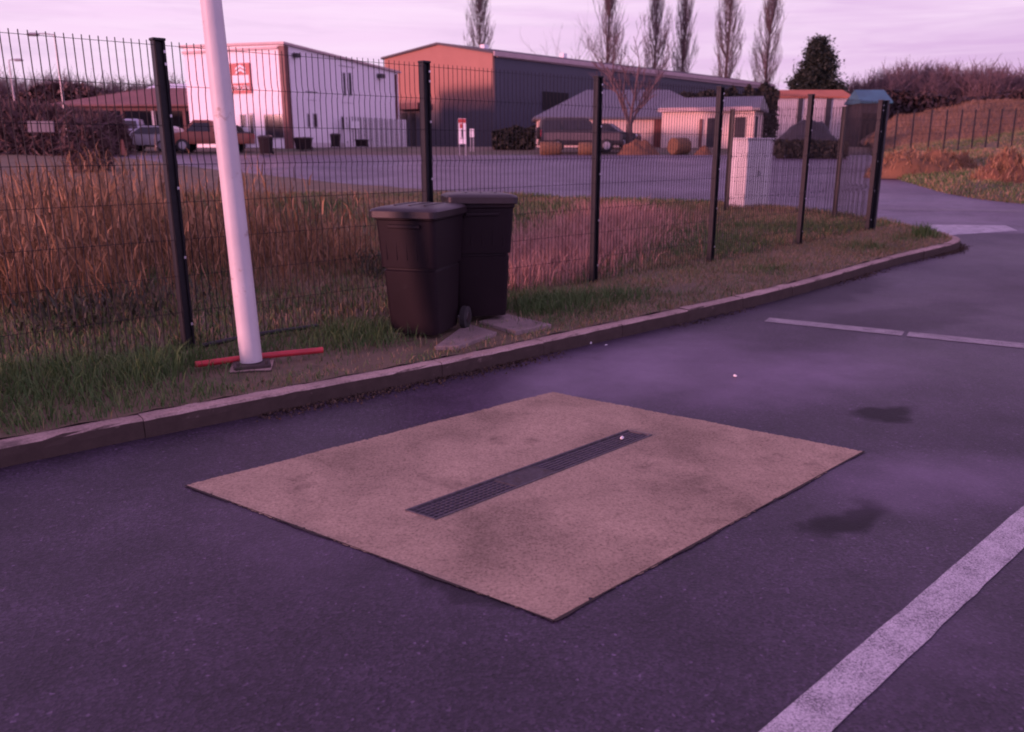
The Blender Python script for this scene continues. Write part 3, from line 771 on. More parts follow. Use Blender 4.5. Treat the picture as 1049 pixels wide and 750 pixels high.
# field behind the fence: short dry grass
x, y = scatter(260000, (-9, 8, 4.5, 22)); a, c = facing(x, y)
k = (c > .05) & (c < 16) & (rng.uniform(0, 1, len(x)) < np.clip(1.15 - c * .05, .3, 1)); x, y, c, a = x[k], y[k], c[k], a[k]
nz_ = vnoise(x, y, .8, 11); pinkband = np.exp(-((c - (1.5 + .52 * (a - 5.6))) / .95) ** 2) * np.clip((a - 3.0) / 1.5, 0, 1) * np.clip((12.2 - a) / 1.5, 0, 1)
pink = rng.uniform(0, 1, len(x)) < np.clip(pinkband * (.85 + .5 * nz_), 0, .9)
grn = (~pink) & (rng.uniform(0, 1, len(x)) < np.clip(.42 + .55 * nz_, .08, .9))
dry = ~pink & ~grn
for sel, name, m, lab, hh, ww in ((dry, 'dry_field_grass', 'grass_dry', 'short dry grass of the field beyond the fence', .085, .009), (grn, 'green_field_grass', 'grass', 'patchy dull green grass of the field beyond the fence', .10, .009), (pink, 'bleached_grass', 'grass_pink', 'bleached pinkish dry grass band beyond the fence right of the bins', .26, .008)):
    gg = Veg(); n = sel.sum(); gg.add(*blades('', x[sel], y[sel], zv(x[sel], y[sel]) - .01, hh * rng.uniform(.5, 1.5, n), ww * rng.uniform(.6, 1.4, n) * (1 + c[sel] * .05), rng.uniform(.1, .8, n), m))
    tag(gg.build(name, m), lab, 'grass', kind='stuff')
# reeds
x, y = scatter(80000, (-24, 2.5, 7.4, 30)); a, c = facing(x, y)
dn = np.clip((c - 1.5) / .9, 0, 1) * np.clip((15 - c) / 9.0, .0, 1) * np.clip((4.0 - a + .08 * c) / 1.6, 0, 1)
dn *= np.clip(.62 + vnoise(x, y, .55, 21) * .8 + vnoise(x, y, 2.2, 23) * .5, .05, 1)
k = rng.uniform(0, 1, len(x)) < dn; x, y, c = x[k], y[k], c[k]; n = len(x)
hR = rng.uniform(.40, 1.0, n) * np.clip(.75 + c * .07, .7, 1.15) * (1 + .30 * vnoise(x, y, .5, 22) + .25 * vnoise(x, y, 1.9, 24)); zR = zv(x, y) - .02
g = Veg(); g.add(*blades('', x, y, zR, hR, rng.uniform(.005, .009, n), rng.uniform(.02, .65, n), ''))
for q_ in range(4):
    f = rng.uniform(.15, .9, n); g.add(*blades('', x + rng.normal(0, .03, n), y + rng.normal(0, .03, n), zR + hR * f * .6, hR * rng.uniform(.3, .6, n), rng.uniform(.005, .013, n), rng.uniform(.3, 1.1, n), ''))
g.add(*blades('', x, y, zR + hR * .82, hR * rng.uniform(.18, .3, n), rng.uniform(.012, .028, n), rng.uniform(.2, .8, n), ''))
tag(g.build('dry_reeds', 'reed'), 'tall dry orange brown reeds filling the field behind the left fence panels', 'reeds', kind='stuff')
# low weeds at the foot of the reeds
x, y = scatter(52000, (-9, 1, 6.8, 12)); a, c = facing(x, y)
k = (c > 1.0) & (c < 3.2) & (a < 4.2) & (rng.uniform(0, 1, len(x)) < np.clip(vnoise(x, y, .9, 31) * 1.2 - .05, 0, .8)); x, y = x[k], y[k]; n = len(x)
g = Veg(); g.add(*blades('', x, y, zv(x, y) + rng.uniform(0, .28, n), rng.uniform(.05, .16, n), rng.uniform(.010, .028, n), rng.uniform(.3, 1.1, n), ''))
tag(g.build('weed_patch', 'weed'), 'low grey green weeds at the foot of the dry reeds', 'weeds', kind='stuff')
# bank grass on the right, far
BKP = [tuple(p) for p in bf] + [(60, 60), (70, 30)]
n0 = 110000; i_ = rng.integers(0, 59, n0); s_ = rng.random(n0) ** 1.4 * 26; tt = rng.random(n0)
bx = bf[i_, 0] * (1 - tt) + bf[i_ + 1, 0] * tt + .85 * s_; by = bf[i_, 1] * (1 - tt) + bf[i_ + 1, 1] * tt + .53 * s_
zb_ = zbank(bx, by, s_); sel = (rng.random(n0) < .55 + .4 * vnoise(bx, by, .4, 41))
for sl, nm, m, lab in ((sel, 'bank_grass', 'grass_dry', 'dry grass on the bank at the right beyond the road'), (~sel, 'green_bank_grass', 'grass', 'dull green grass on the bank at the right beyond the road')):
    g = Veg(); n = sl.sum(); g.add(*blades('', bx[sl], by[sl], zb_[sl] - .02, rng.uniform(.05, .16, n), rng.uniform(.012, .03, n), rng.uniform(.1, .8, n), '')); tag(g.build(nm, m), lab, 'grass', kind='stuff')
# leaf litter in the gutter
n0 = 5200; i_ = rng.integers(84, 210, n0); off = -np.abs(rng.normal(0, .055, n0)) - .008
lx = np.array([tot[i][0] + nor[i][0] * o for i, o in zip(i_, off)]) + rng.normal(0, .05, n0) * fdir[0]; ly = np.array([tot[i][1] + nor[i][1] * o for i, o in zip(i_, off)]) + rng.normal(0, .05, n0) * fdir[1]
kk = np.clip(.35 + vnoise(lx, ly, .8, 51), 0, 1) > rng.random(n0); lx, ly = lx[kk], ly[kk]; n = len(lx)
g = Veg(); g.add(*blades('', lx, ly, b(ly) + .003, rng.uniform(.008, .028, n), rng.uniform(.006, .02, n), rng.uniform(.7, 1.2, n), ''))
tag(g.build('leaf_litter', 'leaf'), 'dark leaf litter and dirt gathered along the foot of the kerb', 'leaf litter', kind='stuff')

# small weed tuft at the tip of the verge
tx, ty = pt(945, 240, 14.2).x, 14.2
n = 160; xx = tx + rng.normal(0, .10, n); yy = ty + rng.normal(0, .10, n); g = Veg()
g.add(*blades('', xx, yy, zv(xx, yy) - .02, rng.uniform(.12, .30, n), rng.uniform(.010, .02, n), rng.uniform(.1, .7, n), ''))
tag(g.build('weed_tuft', 'grass'), 'dark green tuft of weeds at the rounded tip of the verge', 'weed tuft')

# ------------------------------------------------------------------ trees
def branch_rec(mb, p, d, L, r, depth, spread, up, seg=3):
    path = [p.copy()]; rad = [r]; q = p.copy(); dd = d.normalized()
    for k in range(seg):
        dd = (dd + Vector((random.gauss(0, .12), random.gauss(0, .12), random.gauss(0, .08) + up)) * .8).normalized()
        q = q + dd * (L / seg); path.append(q.copy()); rad.append(r * (1 - .75 * (k + 1) / seg) if depth == 0 else r * (1 - .45 * (k + 1) / seg))
    mb.tube(path, rad, 3 if depth < 2 else 5, False)
    if depth > 0:
        for c in range(random.randint(3, 4)):
            i = random.randint(1, seg); a = random.uniform(0, 2 * PI)
            n = Vector((math.cos(a), math.sin(a), random.uniform(-.1, .5)))
            branch_rec(mb, path[i], (dd + n * spread).normalized(), L * random.uniform(.42, .68), max(.010, rad[i] * .64), depth - 1, spread, up, seg)
def poplar(px_, top_y, base_Y, label, wid):
    base = pt(px_, 35, base_Y); z0 = float(b(base_Y)); top = pt(px_, top_y, base_Y).z; Hh = top - z0
    t = thing('poplar_tree', label, 'tree', (base.x, base.y, z0), 0, 'row of bare poplars behind the buildings')
    mb = MB(); mb.tube([(0, 0, -.3), (.1, 0, Hh * .3), (0, .1, Hh * .6), (.1, 0, Hh * .97)], [.30, .22, .12, .03], 8); mb.build('trunk', 'bark', t)
    mb = MB()
    for k in range(135):
        f = random.random() ** .85; zb = Hh * (.14 + .78 * f); a = random.uniform(0, 2 * PI)
        env = 1.45 * wid * math.sin(PI * min(1, (.12 + f * .80))) ** .8 * (1.15 - .4 * f)
        L = min(Hh * .24, Hh - zb) * random.uniform(.6, 1.1)
        o = Vector((math.cos(a), math.sin(a), 0)) * env * random.uniform(.35, 1)
        p0 = Vector((.05, 0, zb)); p1 = p0 + o * .55 + Vector((0, 0, L * .35)); p2 = p0 + o * .9 + Vector((0, 0, L * .72)); p3 = p0 + o * random.uniform(.85, 1.1) + Vector((0, 0, L))
        mb.tube([p0, p1, p2, p3], [.045, .036, .024, .012], 3, False)
        for j in range(7):
            s = random.random(); q = p1.lerp(p3, s); e = q + Vector((random.gauss(0, .32), random.gauss(0, .32), random.uniform(.6, 1.9)))
            mb.tube([q, q.lerp(e, .5) + Vector((random.gauss(0, .06), random.gauss(0, .06), 0)), e], [.018, .014, .008], 3, False)
    mb.build('crown', 'twig', t)
for args in ((491, -9, 112, 'bare poplar standing alone behind the orange gable', 1.7), (623, -8, 106, 'bare poplar left of the big bare tree, first of the main row', 1.75),
             (672, -6, 110, 'bare poplar right of the big bare tree, behind the dark roof', 1.5), (701, -5, 112, 'slim bare poplar close beside its left neighbour, midway in the row', 1.35),
             (746, -6, 108, 'broad bare poplar above the end of the dark roof', 1.75), (788, -2, 108, 'bare poplar at the right end of the row, nearest the conifer', 1.6)):
    poplar(*args)

def bare_tree(px_, base_y, Y, top_y, label, r0, spread, name='bare_tree', depth=4, z0=None):
    base = pt(px_, 150, Y); z0 = float(b(Y)) if z0 is None else z0; Hh = pt(px_, top_y, Y).z - z0
    t = thing(name, label, 'tree', (base.x, base.y, z0))
    mb = MB(); fk = Hh * .26
    mb.tube([(0, 0, -.2), (.03, 0, fk * .5), (.0, .02, fk)], [r0 * 1.25, r0, r0 * .92], 10); mb.build('trunk', 'bark', t, smooth=True)
    mb = MB(); nl = 5
    for k in range(nl):
        a = 2 * PI * k / nl + random.uniform(-.3, .3)
        branch_rec(mb, Vector((0, 0, fk * random.uniform(.86, .98))), Vector((math.cos(a) * .5, math.sin(a) * .5, 1)), Hh * .58, r0 * .46, depth, spread, .05, 4)
    mb.build('crown', 'twig', t); return t
bare_tree(644, 152, 49.5, 42, 'large bare tree with a forked trunk growing before the grey hipped roof', .19, .62)
bare_tree(588, 150, 128, 36, 'small faint bare tree behind the navy building roof', .16, .6, depth=3)

def leaf_cloud(mb_v, pts_, size, n_per=1):
    n = len(pts_); pts_ = np.asarray(pts_); u = rng.normal(size=(n, 3)); u /= np.linalg.norm(u, axis=1)[:, None]; w = np.cross(u, rng.normal(size=(n, 3))); w /= np.linalg.norm(w, axis=1)[:, None]
    s = size * rng.uniform(.5, 1.4, n)[:, None]
    V = np.stack([pts_ - u * s, pts_ + w * s * .5, pts_ + u * s, pts_ - w * s * .5], 1).reshape(-1, 3)
    return V, np.arange(n)[:, None] * 4 + np.array([[0, 1, 2, 3]])
def twig_cloud(pts_, size):
    n = len(pts_); u = rng.normal(size=(n, 3)) + np.array((0, 0, .9)); u /= np.linalg.norm(u, axis=1)[:, None]; w = np.cross(u, rng.normal(size=(n, 3))); w /= np.linalg.norm(w, axis=1)[:, None]
    s = size * rng.uniform(.5, 1.6, n)[:, None]
    V = np.stack([pts_ - u * s, pts_ + w * s * .09, pts_ + u * s, pts_ - w * s * .09], 1).reshape(-1, 3)
    return V, np.arange(n)[:, None] * 4 + np.array([[0, 1, 2, 3]])
# conifer
cB = pt(838, 66, 86); cz0 = float(b(86)); cH = pt(838, 41, 86).z - cz0
con = thing('conifer_tree', 'dark evergreen conifer behind the orange tiled roof', 'tree', (cB.x, cB.y, cz0))
MB().tube([(0, 0, -.2), (0, 0, cH * .5), (.1, 0, cH * .93)], [.28, .2, .04], 8).build('trunk', 'bark', con)
pc = []
for k in range(430):
    f = random.random(); zc = cH * (.12 + .86 * f); R = 3.9 * (1 - f) ** .66 * (.85 + .25 * random.random()) * (1.0 if f > .12 else .8); a = random.uniform(0, 2 * PI); rr = R * random.uniform(.35, 1.05)
    c0_ = np.array((math.cos(a) * rr, math.sin(a) * rr, zc)); m_ = 95
    q_ = rng.normal(size=(m_, 3)) * np.array((.27, .27, .26)) ; pc.append(c0_ + q_ + np.abs(q_[:, :1]) * np.array((.25 * math.cos(a), .25 * math.sin(a), .35)))
V, Q = leaf_cloud(None, np.concatenate(pc), .14); fast_mesh('crown', V, Q, None, 'conifer', con)

def hedge(name, x0, x1, Y, top0, top1, depth_, m, label, cat, n=9000, size=.16, z0=None, stuff=False, base_y=152, bumps=.35):
    A = pt(x0, base_y, Y); B = pt(x1, base_y, Y); t0 = pt(x0, top0, Y).z; t1 = pt(x1, top1, Y).z; zb = float(b(Y)) if z0 is None else z0
    s = rng.random(n); X = A.x + (B.x - A.x) * s; tp = (t0 + (t1 - t0) * s); tp = zb + (tp - zb) * (1 + bumps * .5 * vnoise(X, X * 0, .55, 61) + bumps * .3 * vnoise(X, X * 0, 1.7, 62))
    f = rng.random(n) ** .7; Z = zb + (tp - zb) * f; Yy = Y + rng.uniform(-.5, .5, n) * depth_ * np.sqrt(np.clip(1.05 - f * f, 0.03, 1))
    c = np.array(((A.x + B.x) / 2, Y, zb)); V, Q = twig_cloud(np.c_[X, Yy, Z] - c, size * 2.2) if m == 'bramble' else leaf_cloud(None, np.c_[X, Yy, Z] - c, size)
    root = thing(name, label, cat, tuple(c)) if not stuff else None
    o = fast_mesh('foliage' if root else name, V, Q, None, m, root)
    if not root: o.location = c; tag(o, label, cat, kind='stuff')
    else:
        mb = MB()
        for k in range(14):
            xx = (A.x - c[0]) + (B.x - A.x) * (k + .5) / 14; mb.tube([(xx, 0, -.1), (xx + random.gauss(0, .15), 0, (min(t0, t1) - zb) * .6)], [.06, .02], 5, False)
        mb.build('stem', 'bark', root)
    return o
hedge('evergreen_hedge', 690, 792, 66, 88, 84, 2.0, 'hedge', 'dark evergreen hedge behind the low cream outbuilding', 'hedge', 9000, .2)
hedge('dark_hedge', 505, 548, 52, 133, 130, 1.2, 'hedge', 'dark hedge before the navy wall, left of the parked car', 'hedge', 5000, .14)
hedge('low_hedge', 796, 866, 43, 141, 143, 1.2, 'hedge', 'low dark hedge below the black heap, right of the cabinet', 'hedge', 4500, .12)
hedge('bramble_bank', -30, 118, 46, 106, 122, 5.0, 'bramble', 'brown bramble thicket at the far left before the open shed', 'brambles', 22000, .22, stuff=True, bumps=.3)
hedge('bramble_thicket', 72, 106, 31, 131, 146, 1.6, 'bramble', 'dark bramble clump by the road edge in the left field', 'brambles', 1700, .15, bumps=1.2)

def wood_mass(name, specs, m, label, dens):
    mb = MB()
    for (x, Y, topz, r) in specs:
        z0 = float(b(Y)); Hh = topz - z0
        mb.tube([(x, Y, z0), (x, Y, z0 + Hh * .5)], [.16, .1], 4, False)
        for k in range(dens):
            a = random.uniform(0, 2 * PI); f = random.random(); p0 = Vector((x, Y, z0 + Hh * (.08 + .5 * f)))
            o = Vector((math.cos(a), math.sin(a), 0)) * r * random.uniform(.3, 1)
            p2 = p0 + o + Vector((0, 0, (Hh - (p0.z - z0)) * random.uniform(.45, .98) * (1 - .25 * o.length / r)))
            mb.tube([p0, p0.lerp(p2, .5) + o * .15, p2], [.06, .045, .012], 3, False)
            for j in range(6):
                q = p0.lerp(p2, random.uniform(.35, 1)); e = q + Vector((random.gauss(0, .5), random.gauss(0, .5), random.uniform(.3, 1.3)))
                mb.tube([q, e], [.028, .01], 3, False)
    o = mb.build(name, m); return tag(o, label, 'woodland', kind='stuff')
sp = []
for k in range(46):
    px_ = 868 + (1085 - 868) * (k + random.uniform(-.4, .4)) / 46; Y = random.uniform(88, 118)
    ty = np.interp(px_, [868, 890, 905, 940, 960, 985, 1010, 1030, 1085], [84, 70, 60, 56, 52, 60, 54, 60, 58]) + random.uniform(0, 8)
    p = pt(px_, ty, Y); sp.append((p.x, Y, p.z, random.uniform(2.0, 3.2)))
wood_mass('bare_woodland', sp, 'twig', 'bare purplish brown woodland along the skyline at the right', 74)
sp = []
for k in range(34):
    px_ = -40 + 250 * (k + random.uniform(-.4, .4)) / 34; Y = random.uniform(95, 125)
    ty = np.interp(px_, [-40, 10, 40, 60, 70, 100, 150, 180, 210], [58, 66, 70, 66, 66, 74, 74, 66, 78]) + random.uniform(0, 10)
    p = pt(px_, ty, Y); sp.append((p.x, Y, p.z, random.uniform(2.0, 3.2)))
wood_mass('distant_treeline', sp, 'twig', 'bare treeline along the skyline at the far left behind the shed', 58)
# dark undergrowth below the right-hand wood
n = 26000; A = pt(880, 150, 84); B = pt(1100, 150, 84); s = rng.random(n); X = A.x + (B.x - A.x) * s
tp = 1.75 + 4.7 + .7 * vnoise(X, X * 0, .3, 71); Z = 1.75 + (tp - 1.75) * rng.random(n) ** .6
V, Q = leaf_cloud(None, np.c_[X, 84 + rng.uniform(-2, 2, n), Z], .3); tag(fast_mesh('undergrowth', V, Q, None, 'undergrowth'), 'dark undergrowth at the foot of the right hand woodland', 'undergrowth', kind='stuff')
n = 22000; A = pt(-60, 150, 92); B = pt(200, 150, 92); s = rng.random(n); X = A.x + (B.x - A.x) * s
tp = 1.75 + 5.6 + 1.0 * vnoise(X, X * 0, .3, 72); Z = 1.75 + (tp - 1.75) * rng.random(n) ** .6
V, Q = leaf_cloud(None, np.c_[X, 92 + rng.uniform(-2, 2, n), Z], .32); tag(fast_mesh('undergrowth', V, Q, None, 'bramble'), 'brown undergrowth at the foot of the far left treeline', 'undergrowth', kind='stuff')

# ------------------------------------------------------------------ buildings
class Face:
    """a vertical wall plane through P along D (unit, to the right as seen from outside)"""
    def __init__(s, P_, D_, root): s.P = Vector((P_[0], P_[1], 0)); s.D = Vector((D_[0], D_[1], 0)).normalized(); s.n = Vector((s.D.y, -s.D.x, 0)); s.root = root; s.a = math.atan2(s.D.y, s.D.x)
    def sz(s, x, y): return hit(x, y, s.P, s.D)
    def rect(s, name, x0, y0, x1, y1, m, t=.06, out=.03, parent=None, bevel=0):
        s0, z1 = s.sz(x0, y0); s1, z0 = s.sz(x1, y1)
        return s.slab(name, s0, s1, z0, z1, m, t, out, parent, bevel)
    def slab(s, name, s0, s1, z0, z1, m, t=.06, out=.03, parent=None, bevel=0):
        c = s.P + s.D * ((s0 + s1) / 2) + s.n * (out - t / 2); c.z = (z0 + z1) / 2
        mb = MB().box((0, 0, 0), (abs(s1 - s0), t, abs(z1 - z0)))
        o = mb.build(name, m, bevel=bevel); par = parent or s.root
        o.parent = par
        base = Matrix.Translation(c) @ Matrix.Rotation(s.a, 4, 'Z')
        o.matrix_world = base; 
        pw_ = WM.get(par.name, Matrix.Identity(4)); o.matrix_parent_inverse = pw_.inverted() if False else Matrix.Identity(4)
        loc_ = pw_.inverted() @ base; o.matrix_basis = loc_
        WM[o.name] = base; return o
    def window(s, x0, y0, x1, y1, frame='frame', mull=0, name='window'):
        fr_ = s.rect(name, x0, y0, x1, y1, frame, .10, .05)
        s0, z1 = s.sz(x0, y0); s1, z0 = s.sz(x1, y1); g_ = .05
        n = mull + 1; wd = (s1 - s0 - g_ * (n + 1)) / n
        for k in range(n): s.slab('pane', s0 + g_ + k * (wd + g_), s0 + g_ + k * (wd + g_) + wd, z0 + g_, z1 - g_, 'glass', .03, .062, fr_)
        return fr_
WM = {}
def root_at(name, label, cat, loc_, group=None):
    t = thing(name, label, cat, loc_, 0, group); WM[t.name] = Matrix.Translation(Vector(loc_)); return t
def put(o, root):    # mesh was built in world coordinates
    o.parent = root; o.matrix_basis = WM[root.name].inverted(); WM[o.name] = Matrix.Identity(4); return o
def text_part(face, body, x0, y0, x1, y1, m, out, parent, name='lettering'):
    cu = bpy.data.curves.new(name, 'FONT'); cu.body = body; cu.align_x = 'CENTER'; cu.align_y = 'CENTER'; cu.extrude = .015; cu.size = 1
    tmp = bpy.data.objects.new(name, cu); COL.objects.link(tmp); bpy.context.view_layer.update()
    me = bpy.data.meshes.new_from_object(tmp.evaluated_get(bpy.context.evaluated_depsgraph_get())); bpy.data.objects.remove(tmp)
    co = np.array([v.co for v in me.vertices]); ext = co.max(0) - co.min(0); ctr_ = (co.max(0) + co.min(0)) / 2
    s0, z1 = face.sz(x0, y0); s1, z0 = face.sz(x1, y1)
    kx, kz = (s1 - s0) / ext[0], (z1 - z0) / ext[1]
    for v in me.vertices: v.co = ((v.co.x - ctr_[0]) * kx, -v.co.z, (v.co.y - ctr_[1]) * kz)
    me.materials.clear(); me.materials.append(M[m])
    o = bpy.data.objects.new(name, me); COL.objects.link(o); o.parent = parent
    c = face.P + face.D * ((s0 + s1) / 2) + face.n * out; c.z = (z0 + z1) / 2
    base = Matrix.Translation(c) @ Matrix.Rotation(face.a, 4, 'Z'); o.matrix_basis = WM[parent.name].inverted() @ base; WM[o.name] = base
    return o
def wall_box(A, D, W_, Dp, zs, m, root, name='wall'):
    """footprint from corner A along D (W_) and back (Dp); zs = 4 top heights: front A, front end, back end, back A"""
    D = Vector((D[0], D[1], 0)).normalized(); Bk = Vector((-D.y, D.x, 0)); z0 = float(b(A.y)) - .6
    c = [A, A + D * W_, A + D * W_ + Bk * Dp, A + Bk * Dp]
    # built in a local frame so that profile lines follow the wall
    base = Matrix.Translation(Vector((A.x, A.y, z0 + .6))) @ Matrix.Rotation(math.atan2(D.y, D.x), 4, 'Z'); inv = base.inverted()
    vs = [inv @ Vector((p.x, p.y, z0)) for p in c] + [inv @ Vector((p.x, p.y, z)) for p, z in zip(c, zs)]
    mb = MB(); mb.add(vs, [(0, 1, 5, 4), (1, 2, 6, 5), (2, 3, 7, 6), (3, 0, 4, 7), (4, 5, 6, 7)])
    o = mb.build(name, m); o.parent = root; o.matrix_basis = WM[root.name].inverted() @ base; WM[o.name] = base; return o, c
def slab_roof(poly3, thick, m, root, name='roof'):
    n = len(poly3); c = sum((Vector(p) for p in poly3), Vector()) / n
    mb = MB(); mb.add([Vector(p) for p in poly3] + [Vector(p) - Vector((0, 0, thick)) for p in poly3], [tuple(range(n)), tuple(range(n, 2 * n))[::-1]] + [(k, (k + 1) % n, n + (k + 1) % n, n + k) for k in range(n)])
    return put(mb.build(name, m), root)

# --- white workshop
Cc = pt(297, 150, 53); Cc.z = 0; dL = Vector((.917, -.40, 0)).normalized(); dR = Vector((.40, .917, 0)).normalized()
wl = -hit(197, 150, Cc, dL)[0]; wr = hit(410, 150, Cc, dR)[0]
wb = root_at('white_workshop', 'white two storey workshop with a sloping roof, a red sign and dark windows', 'building', (Cc.x, Cc.y, float(b(Cc.y))))
Lc = Cc - dL * wl; Rc = Cc + dR * wr
zc_, zl_, zr_ = hit(291, 46, Cc, dR)[1], hit(194, 49, Cc, dL)[1], hit(409, 75.5, Cc, dR)[1]
wall_box(Lc, dL, wl, wr, [zl_, zc_, zr_, zr_], 'white_wall', wb)
up = Vector((0, 0, .16)); ov = .18
rp = [Lc - dL * ov - dR * ov + Vector((0, 0, zl_)) + up, Cc + dL * ov - dR * ov + Vector((0, 0, zc_)) + up, Rc + dL * ov + dR * ov + Vector((0, 0, zr_)) + up, Lc - dL * ov + dR * (wr + ov) + Vector((0, 0, zr_)) + up]
slab_roof(rp, .14, 'roof_trim', wb)
fl = Face(Cc, dL, wb); frt = Face(Cc, dR, wb)
fl.slab('corner_post', -.32, .10, 1.4, zc_ - .05, 'brown', .42, .10)
fl.window(270.5, 117, 292, 142, 'frame', 1, 'shop_window'); fl.window(246, 117, 253, 130, 'frame')
dr = fl.rect('door', 255, 116, 262, 147, 'frame', .1, .05)
fl.rect('pane', 256, 118, 261, 140, 'glass', .03, .065, dr)
sg = fl.rect('sign_board', 233, 65.5, 258.5, 95.5, 'sign_red', .08, .10)
fl.rect('sign_panel', 239, 77.5, 256.5, 85, 'sign_white', .03, .115, sg)
es0, ez1 = fl.sz(242, 67); es1, ez0 = fl.sz(253, 76); em = (es0 + es1) / 2; ehw = (es1 - es0) / 2; ehh = ez1 - ez0
mb = MB()
for dz in (0.0, .42):
    a0 = ez0 + ehh * dz; pr_ = [(em - ehw, a0), (em, a0 + ehh * .38), (em + ehw, a0), (em + ehw, a0 + ehh * .24), (em, a0 + ehh * .62), (em - ehw, a0 + ehh * .24)]
    for q_ in ((0, 1, 4, 5), (1, 2, 3, 4)):
        lo_ = [fl.P + fl.D * pr_[k][0] + fl.n * .105 + Vector((0, 0, pr_[k][1])) for k in q_]; hi_ = [p + fl.n * .03 for p in lo_]
        mb.add(lo_ + hi_, [(0, 1, 2, 3), (4, 5, 6, 7), (0, 1, 5, 4), (1, 2, 6, 5), (2, 3, 7, 6), (3, 0, 4, 7)])
o = mb.build('emblem', 'sign_white'); o.parent = sg; o.matrix_basis = WM[sg.name].inverted()
text_part(fl, 'CITROËN', 236.5, 86.8, 257, 92.5, 'sign_white', .125, sg)
frt.window(350.5, 74, 354.2, 98.5); frt.window(356.2, 74, 360.2, 98.5)
frt.window(314, 116, 317, 131); frt.window(320, 116, 325, 131); frt.window(349, 119, 355, 133)
for xx, yy in ((301, 57), (388, 78)):
    lm = frt.rect('flood_lamp', xx - 2.2, yy - 2.5, xx + 2.2, yy + 2.5, 'dark_metal', .35, .38)
frt.rect('lettering', 313, 93.2, 325, 95.2, 'dark_metal', .02, .02); frt.rect('lettering', 314, 102, 324, 103.2, 'grey_metal', .02, .02)
frt.rect('lettering', 350, 104.8, 362, 106.2, 'grey_metal', .02, .02); frt.rect('lettering', 347, 67.5, 363, 69, 'grey_metal', .02, .02)

s_e = hit(409, 150, Cc, dR)[0]
frt.slab('downpipe', s_e - .35, s_e - .22, 1.5, zr_ - .1, 'brown', .12, .14); fl.slab('gutter', -wl, -.35, zc_ - .22, zc_ - .08, 'roof_trim', .14, .16)
frt.slab('plinth', .15, s_e, 1.3, 1.95, 'wall_plain', .05, .03)
frt.rect('loading_bay', 357, 119.5, 409, 149.5, 'shed', .06, .03)
# picket fence and things along the right side of the workshop
pf0 = Cc + dR * (hit(345, 150, Cc, dR)[0] + .1) + dL * .7
pk = thing('slat_fence', 'tall fence of white vertical slats beside the white workshop', 'fence', (pf0.x, pf0.y, float(b(pf0.y))), math.atan2(dR.y, dR.x))
Lp = hit(410, 150, Cc, dR)[0] - hit(345, 150, Cc, dR)[0] - .3; hp_ = pt(378, 120.5, 60).z - float(b(60)); mb = MB(); k = 0
while k * .34 < Lp: mb.box((k * .34, 0, hp_ / 2), (.17, .04, hp_)); k += 1
mb.build('slats', 'white_wall', pk)
for zz_ in (.3, hp_ - .12): MB().box((Lp / 2, .05, zz_), (Lp, .05, .1)).build('rail', 'dark_metal', pk)
sp_ = Face(pf0 + dL * .25, dR, None)
s0, z1 = sp_.sz(359, 124); s1, z0 = sp_.sz(369.5, 132)
wsn = root_at('white_notice', 'square white notice fixed on the white slat fence', 'sign', tuple(sp_.P + sp_.D * s0 + Vector((0, 0, z0))))
sp_.root = wsn; sp_.rect('board', 359, 124, 369.5, 132, 'sign_white', .04, .02)

def far_bin(px_, y0, y1, wpx, Y, label, m='bin'):
    p = pt(px_, 150, Y); zg = float(b(Y)); hh = (y1 - y0) / F * Y; ww = wpx / F * Y
    t = thing('waste_bin', label, 'bin', (p.x, p.y, zg), random.uniform(-.4, .4), 'bins beside the white workshop')
    MB().loft([rrect(0, 0, z * hh, ww * k_, ww * k_ * 1.05, .05) for z, k_ in ((.05, .78), (.85, .95))]).build('body', m, t, smooth=True)
    MB().loft([rrect(0, 0, z * hh, ww * k_, ww * k_ * 1.1, .06) for z, k_ in ((.852, 1.0), (.93, 1.02), (1.0, .7))]).build('lid', 'bin_lid', t, smooth=True)
    for s in (-1, 1): MB().tube([(s * ww * .38, ww * .4, .1), (s * ww * .45, ww * .4, .1)], .1, 12).build('wheel', 'rubber', t)
far_bin(272.5, 138, 156.5, 13, 46.8, 'dark bin standing out by the road before the shop window')
far_bin(311, 137, 149.5, 14, 51.0, 'wide dark bin against the side wall of the white workshop')
far_bin(344, 136, 149.5, 10, 53.5, 'dark bin with a pale label at the start of the slat fence')
far_bin(371, 142, 149.5, 13, 56, 'low dark container at the foot of the slat fence')

# --- orange and navy hall
Kc = pt(505, 150, 70); Kc.z = 0; dN = Vector((.65, .76, 0)).normalized(); dG = Vector((.76, -.65, 0)).normalized()
wg = -hit(397, 150, Kc, dG)[0]; wn = hit(786, 150, Kc, dN)[0]
hall = root_at('industrial_hall', 'large hall with an orange gable end and a long navy clad side', 'building', (Kc.x, Kc.y, float(b(Kc.y))))
Gl = Kc - dG * wg; Ke = Kc + dN * wn
zk = hit(505, 53.5, Kc, dG)[1]; zgl = hit(398, 59, Kc, dG)[1]; sr, zrd = hit(449, 45, Kc, dG); ze = hit(745, 81, Kc, dN)[1]
base = Matrix.Translation(Vector((Gl.x, Gl.y, float(b(70))))) @ Matrix.Rotation(math.atan2(dG.y, dG.x), 4, 'Z'); inv = base.inverted()
gp_ = [Gl + Vector((0, 0, .8)), Kc + Vector((0, 0, .8)), Kc + Vector((0, 0, zk)), Kc + dG * sr + Vector((0, 0, zrd)), Gl + Vector((0, 0, zgl))]
gq = [p + dN * .25 for p in gp_]
mb = MB(); mb.add([inv @ p for p in gp_ + gq], [(0, 1, 2, 3, 4), (9, 8, 7, 6, 5)] + [(k, 5 + k, 5 + (k + 1) % 5, (k + 1) % 5) for k in range(5)])
o = mb.build('gable_wall', 'orange_wall'); o.parent = hall; o.matrix_basis = WM[hall.name].inverted() @ base
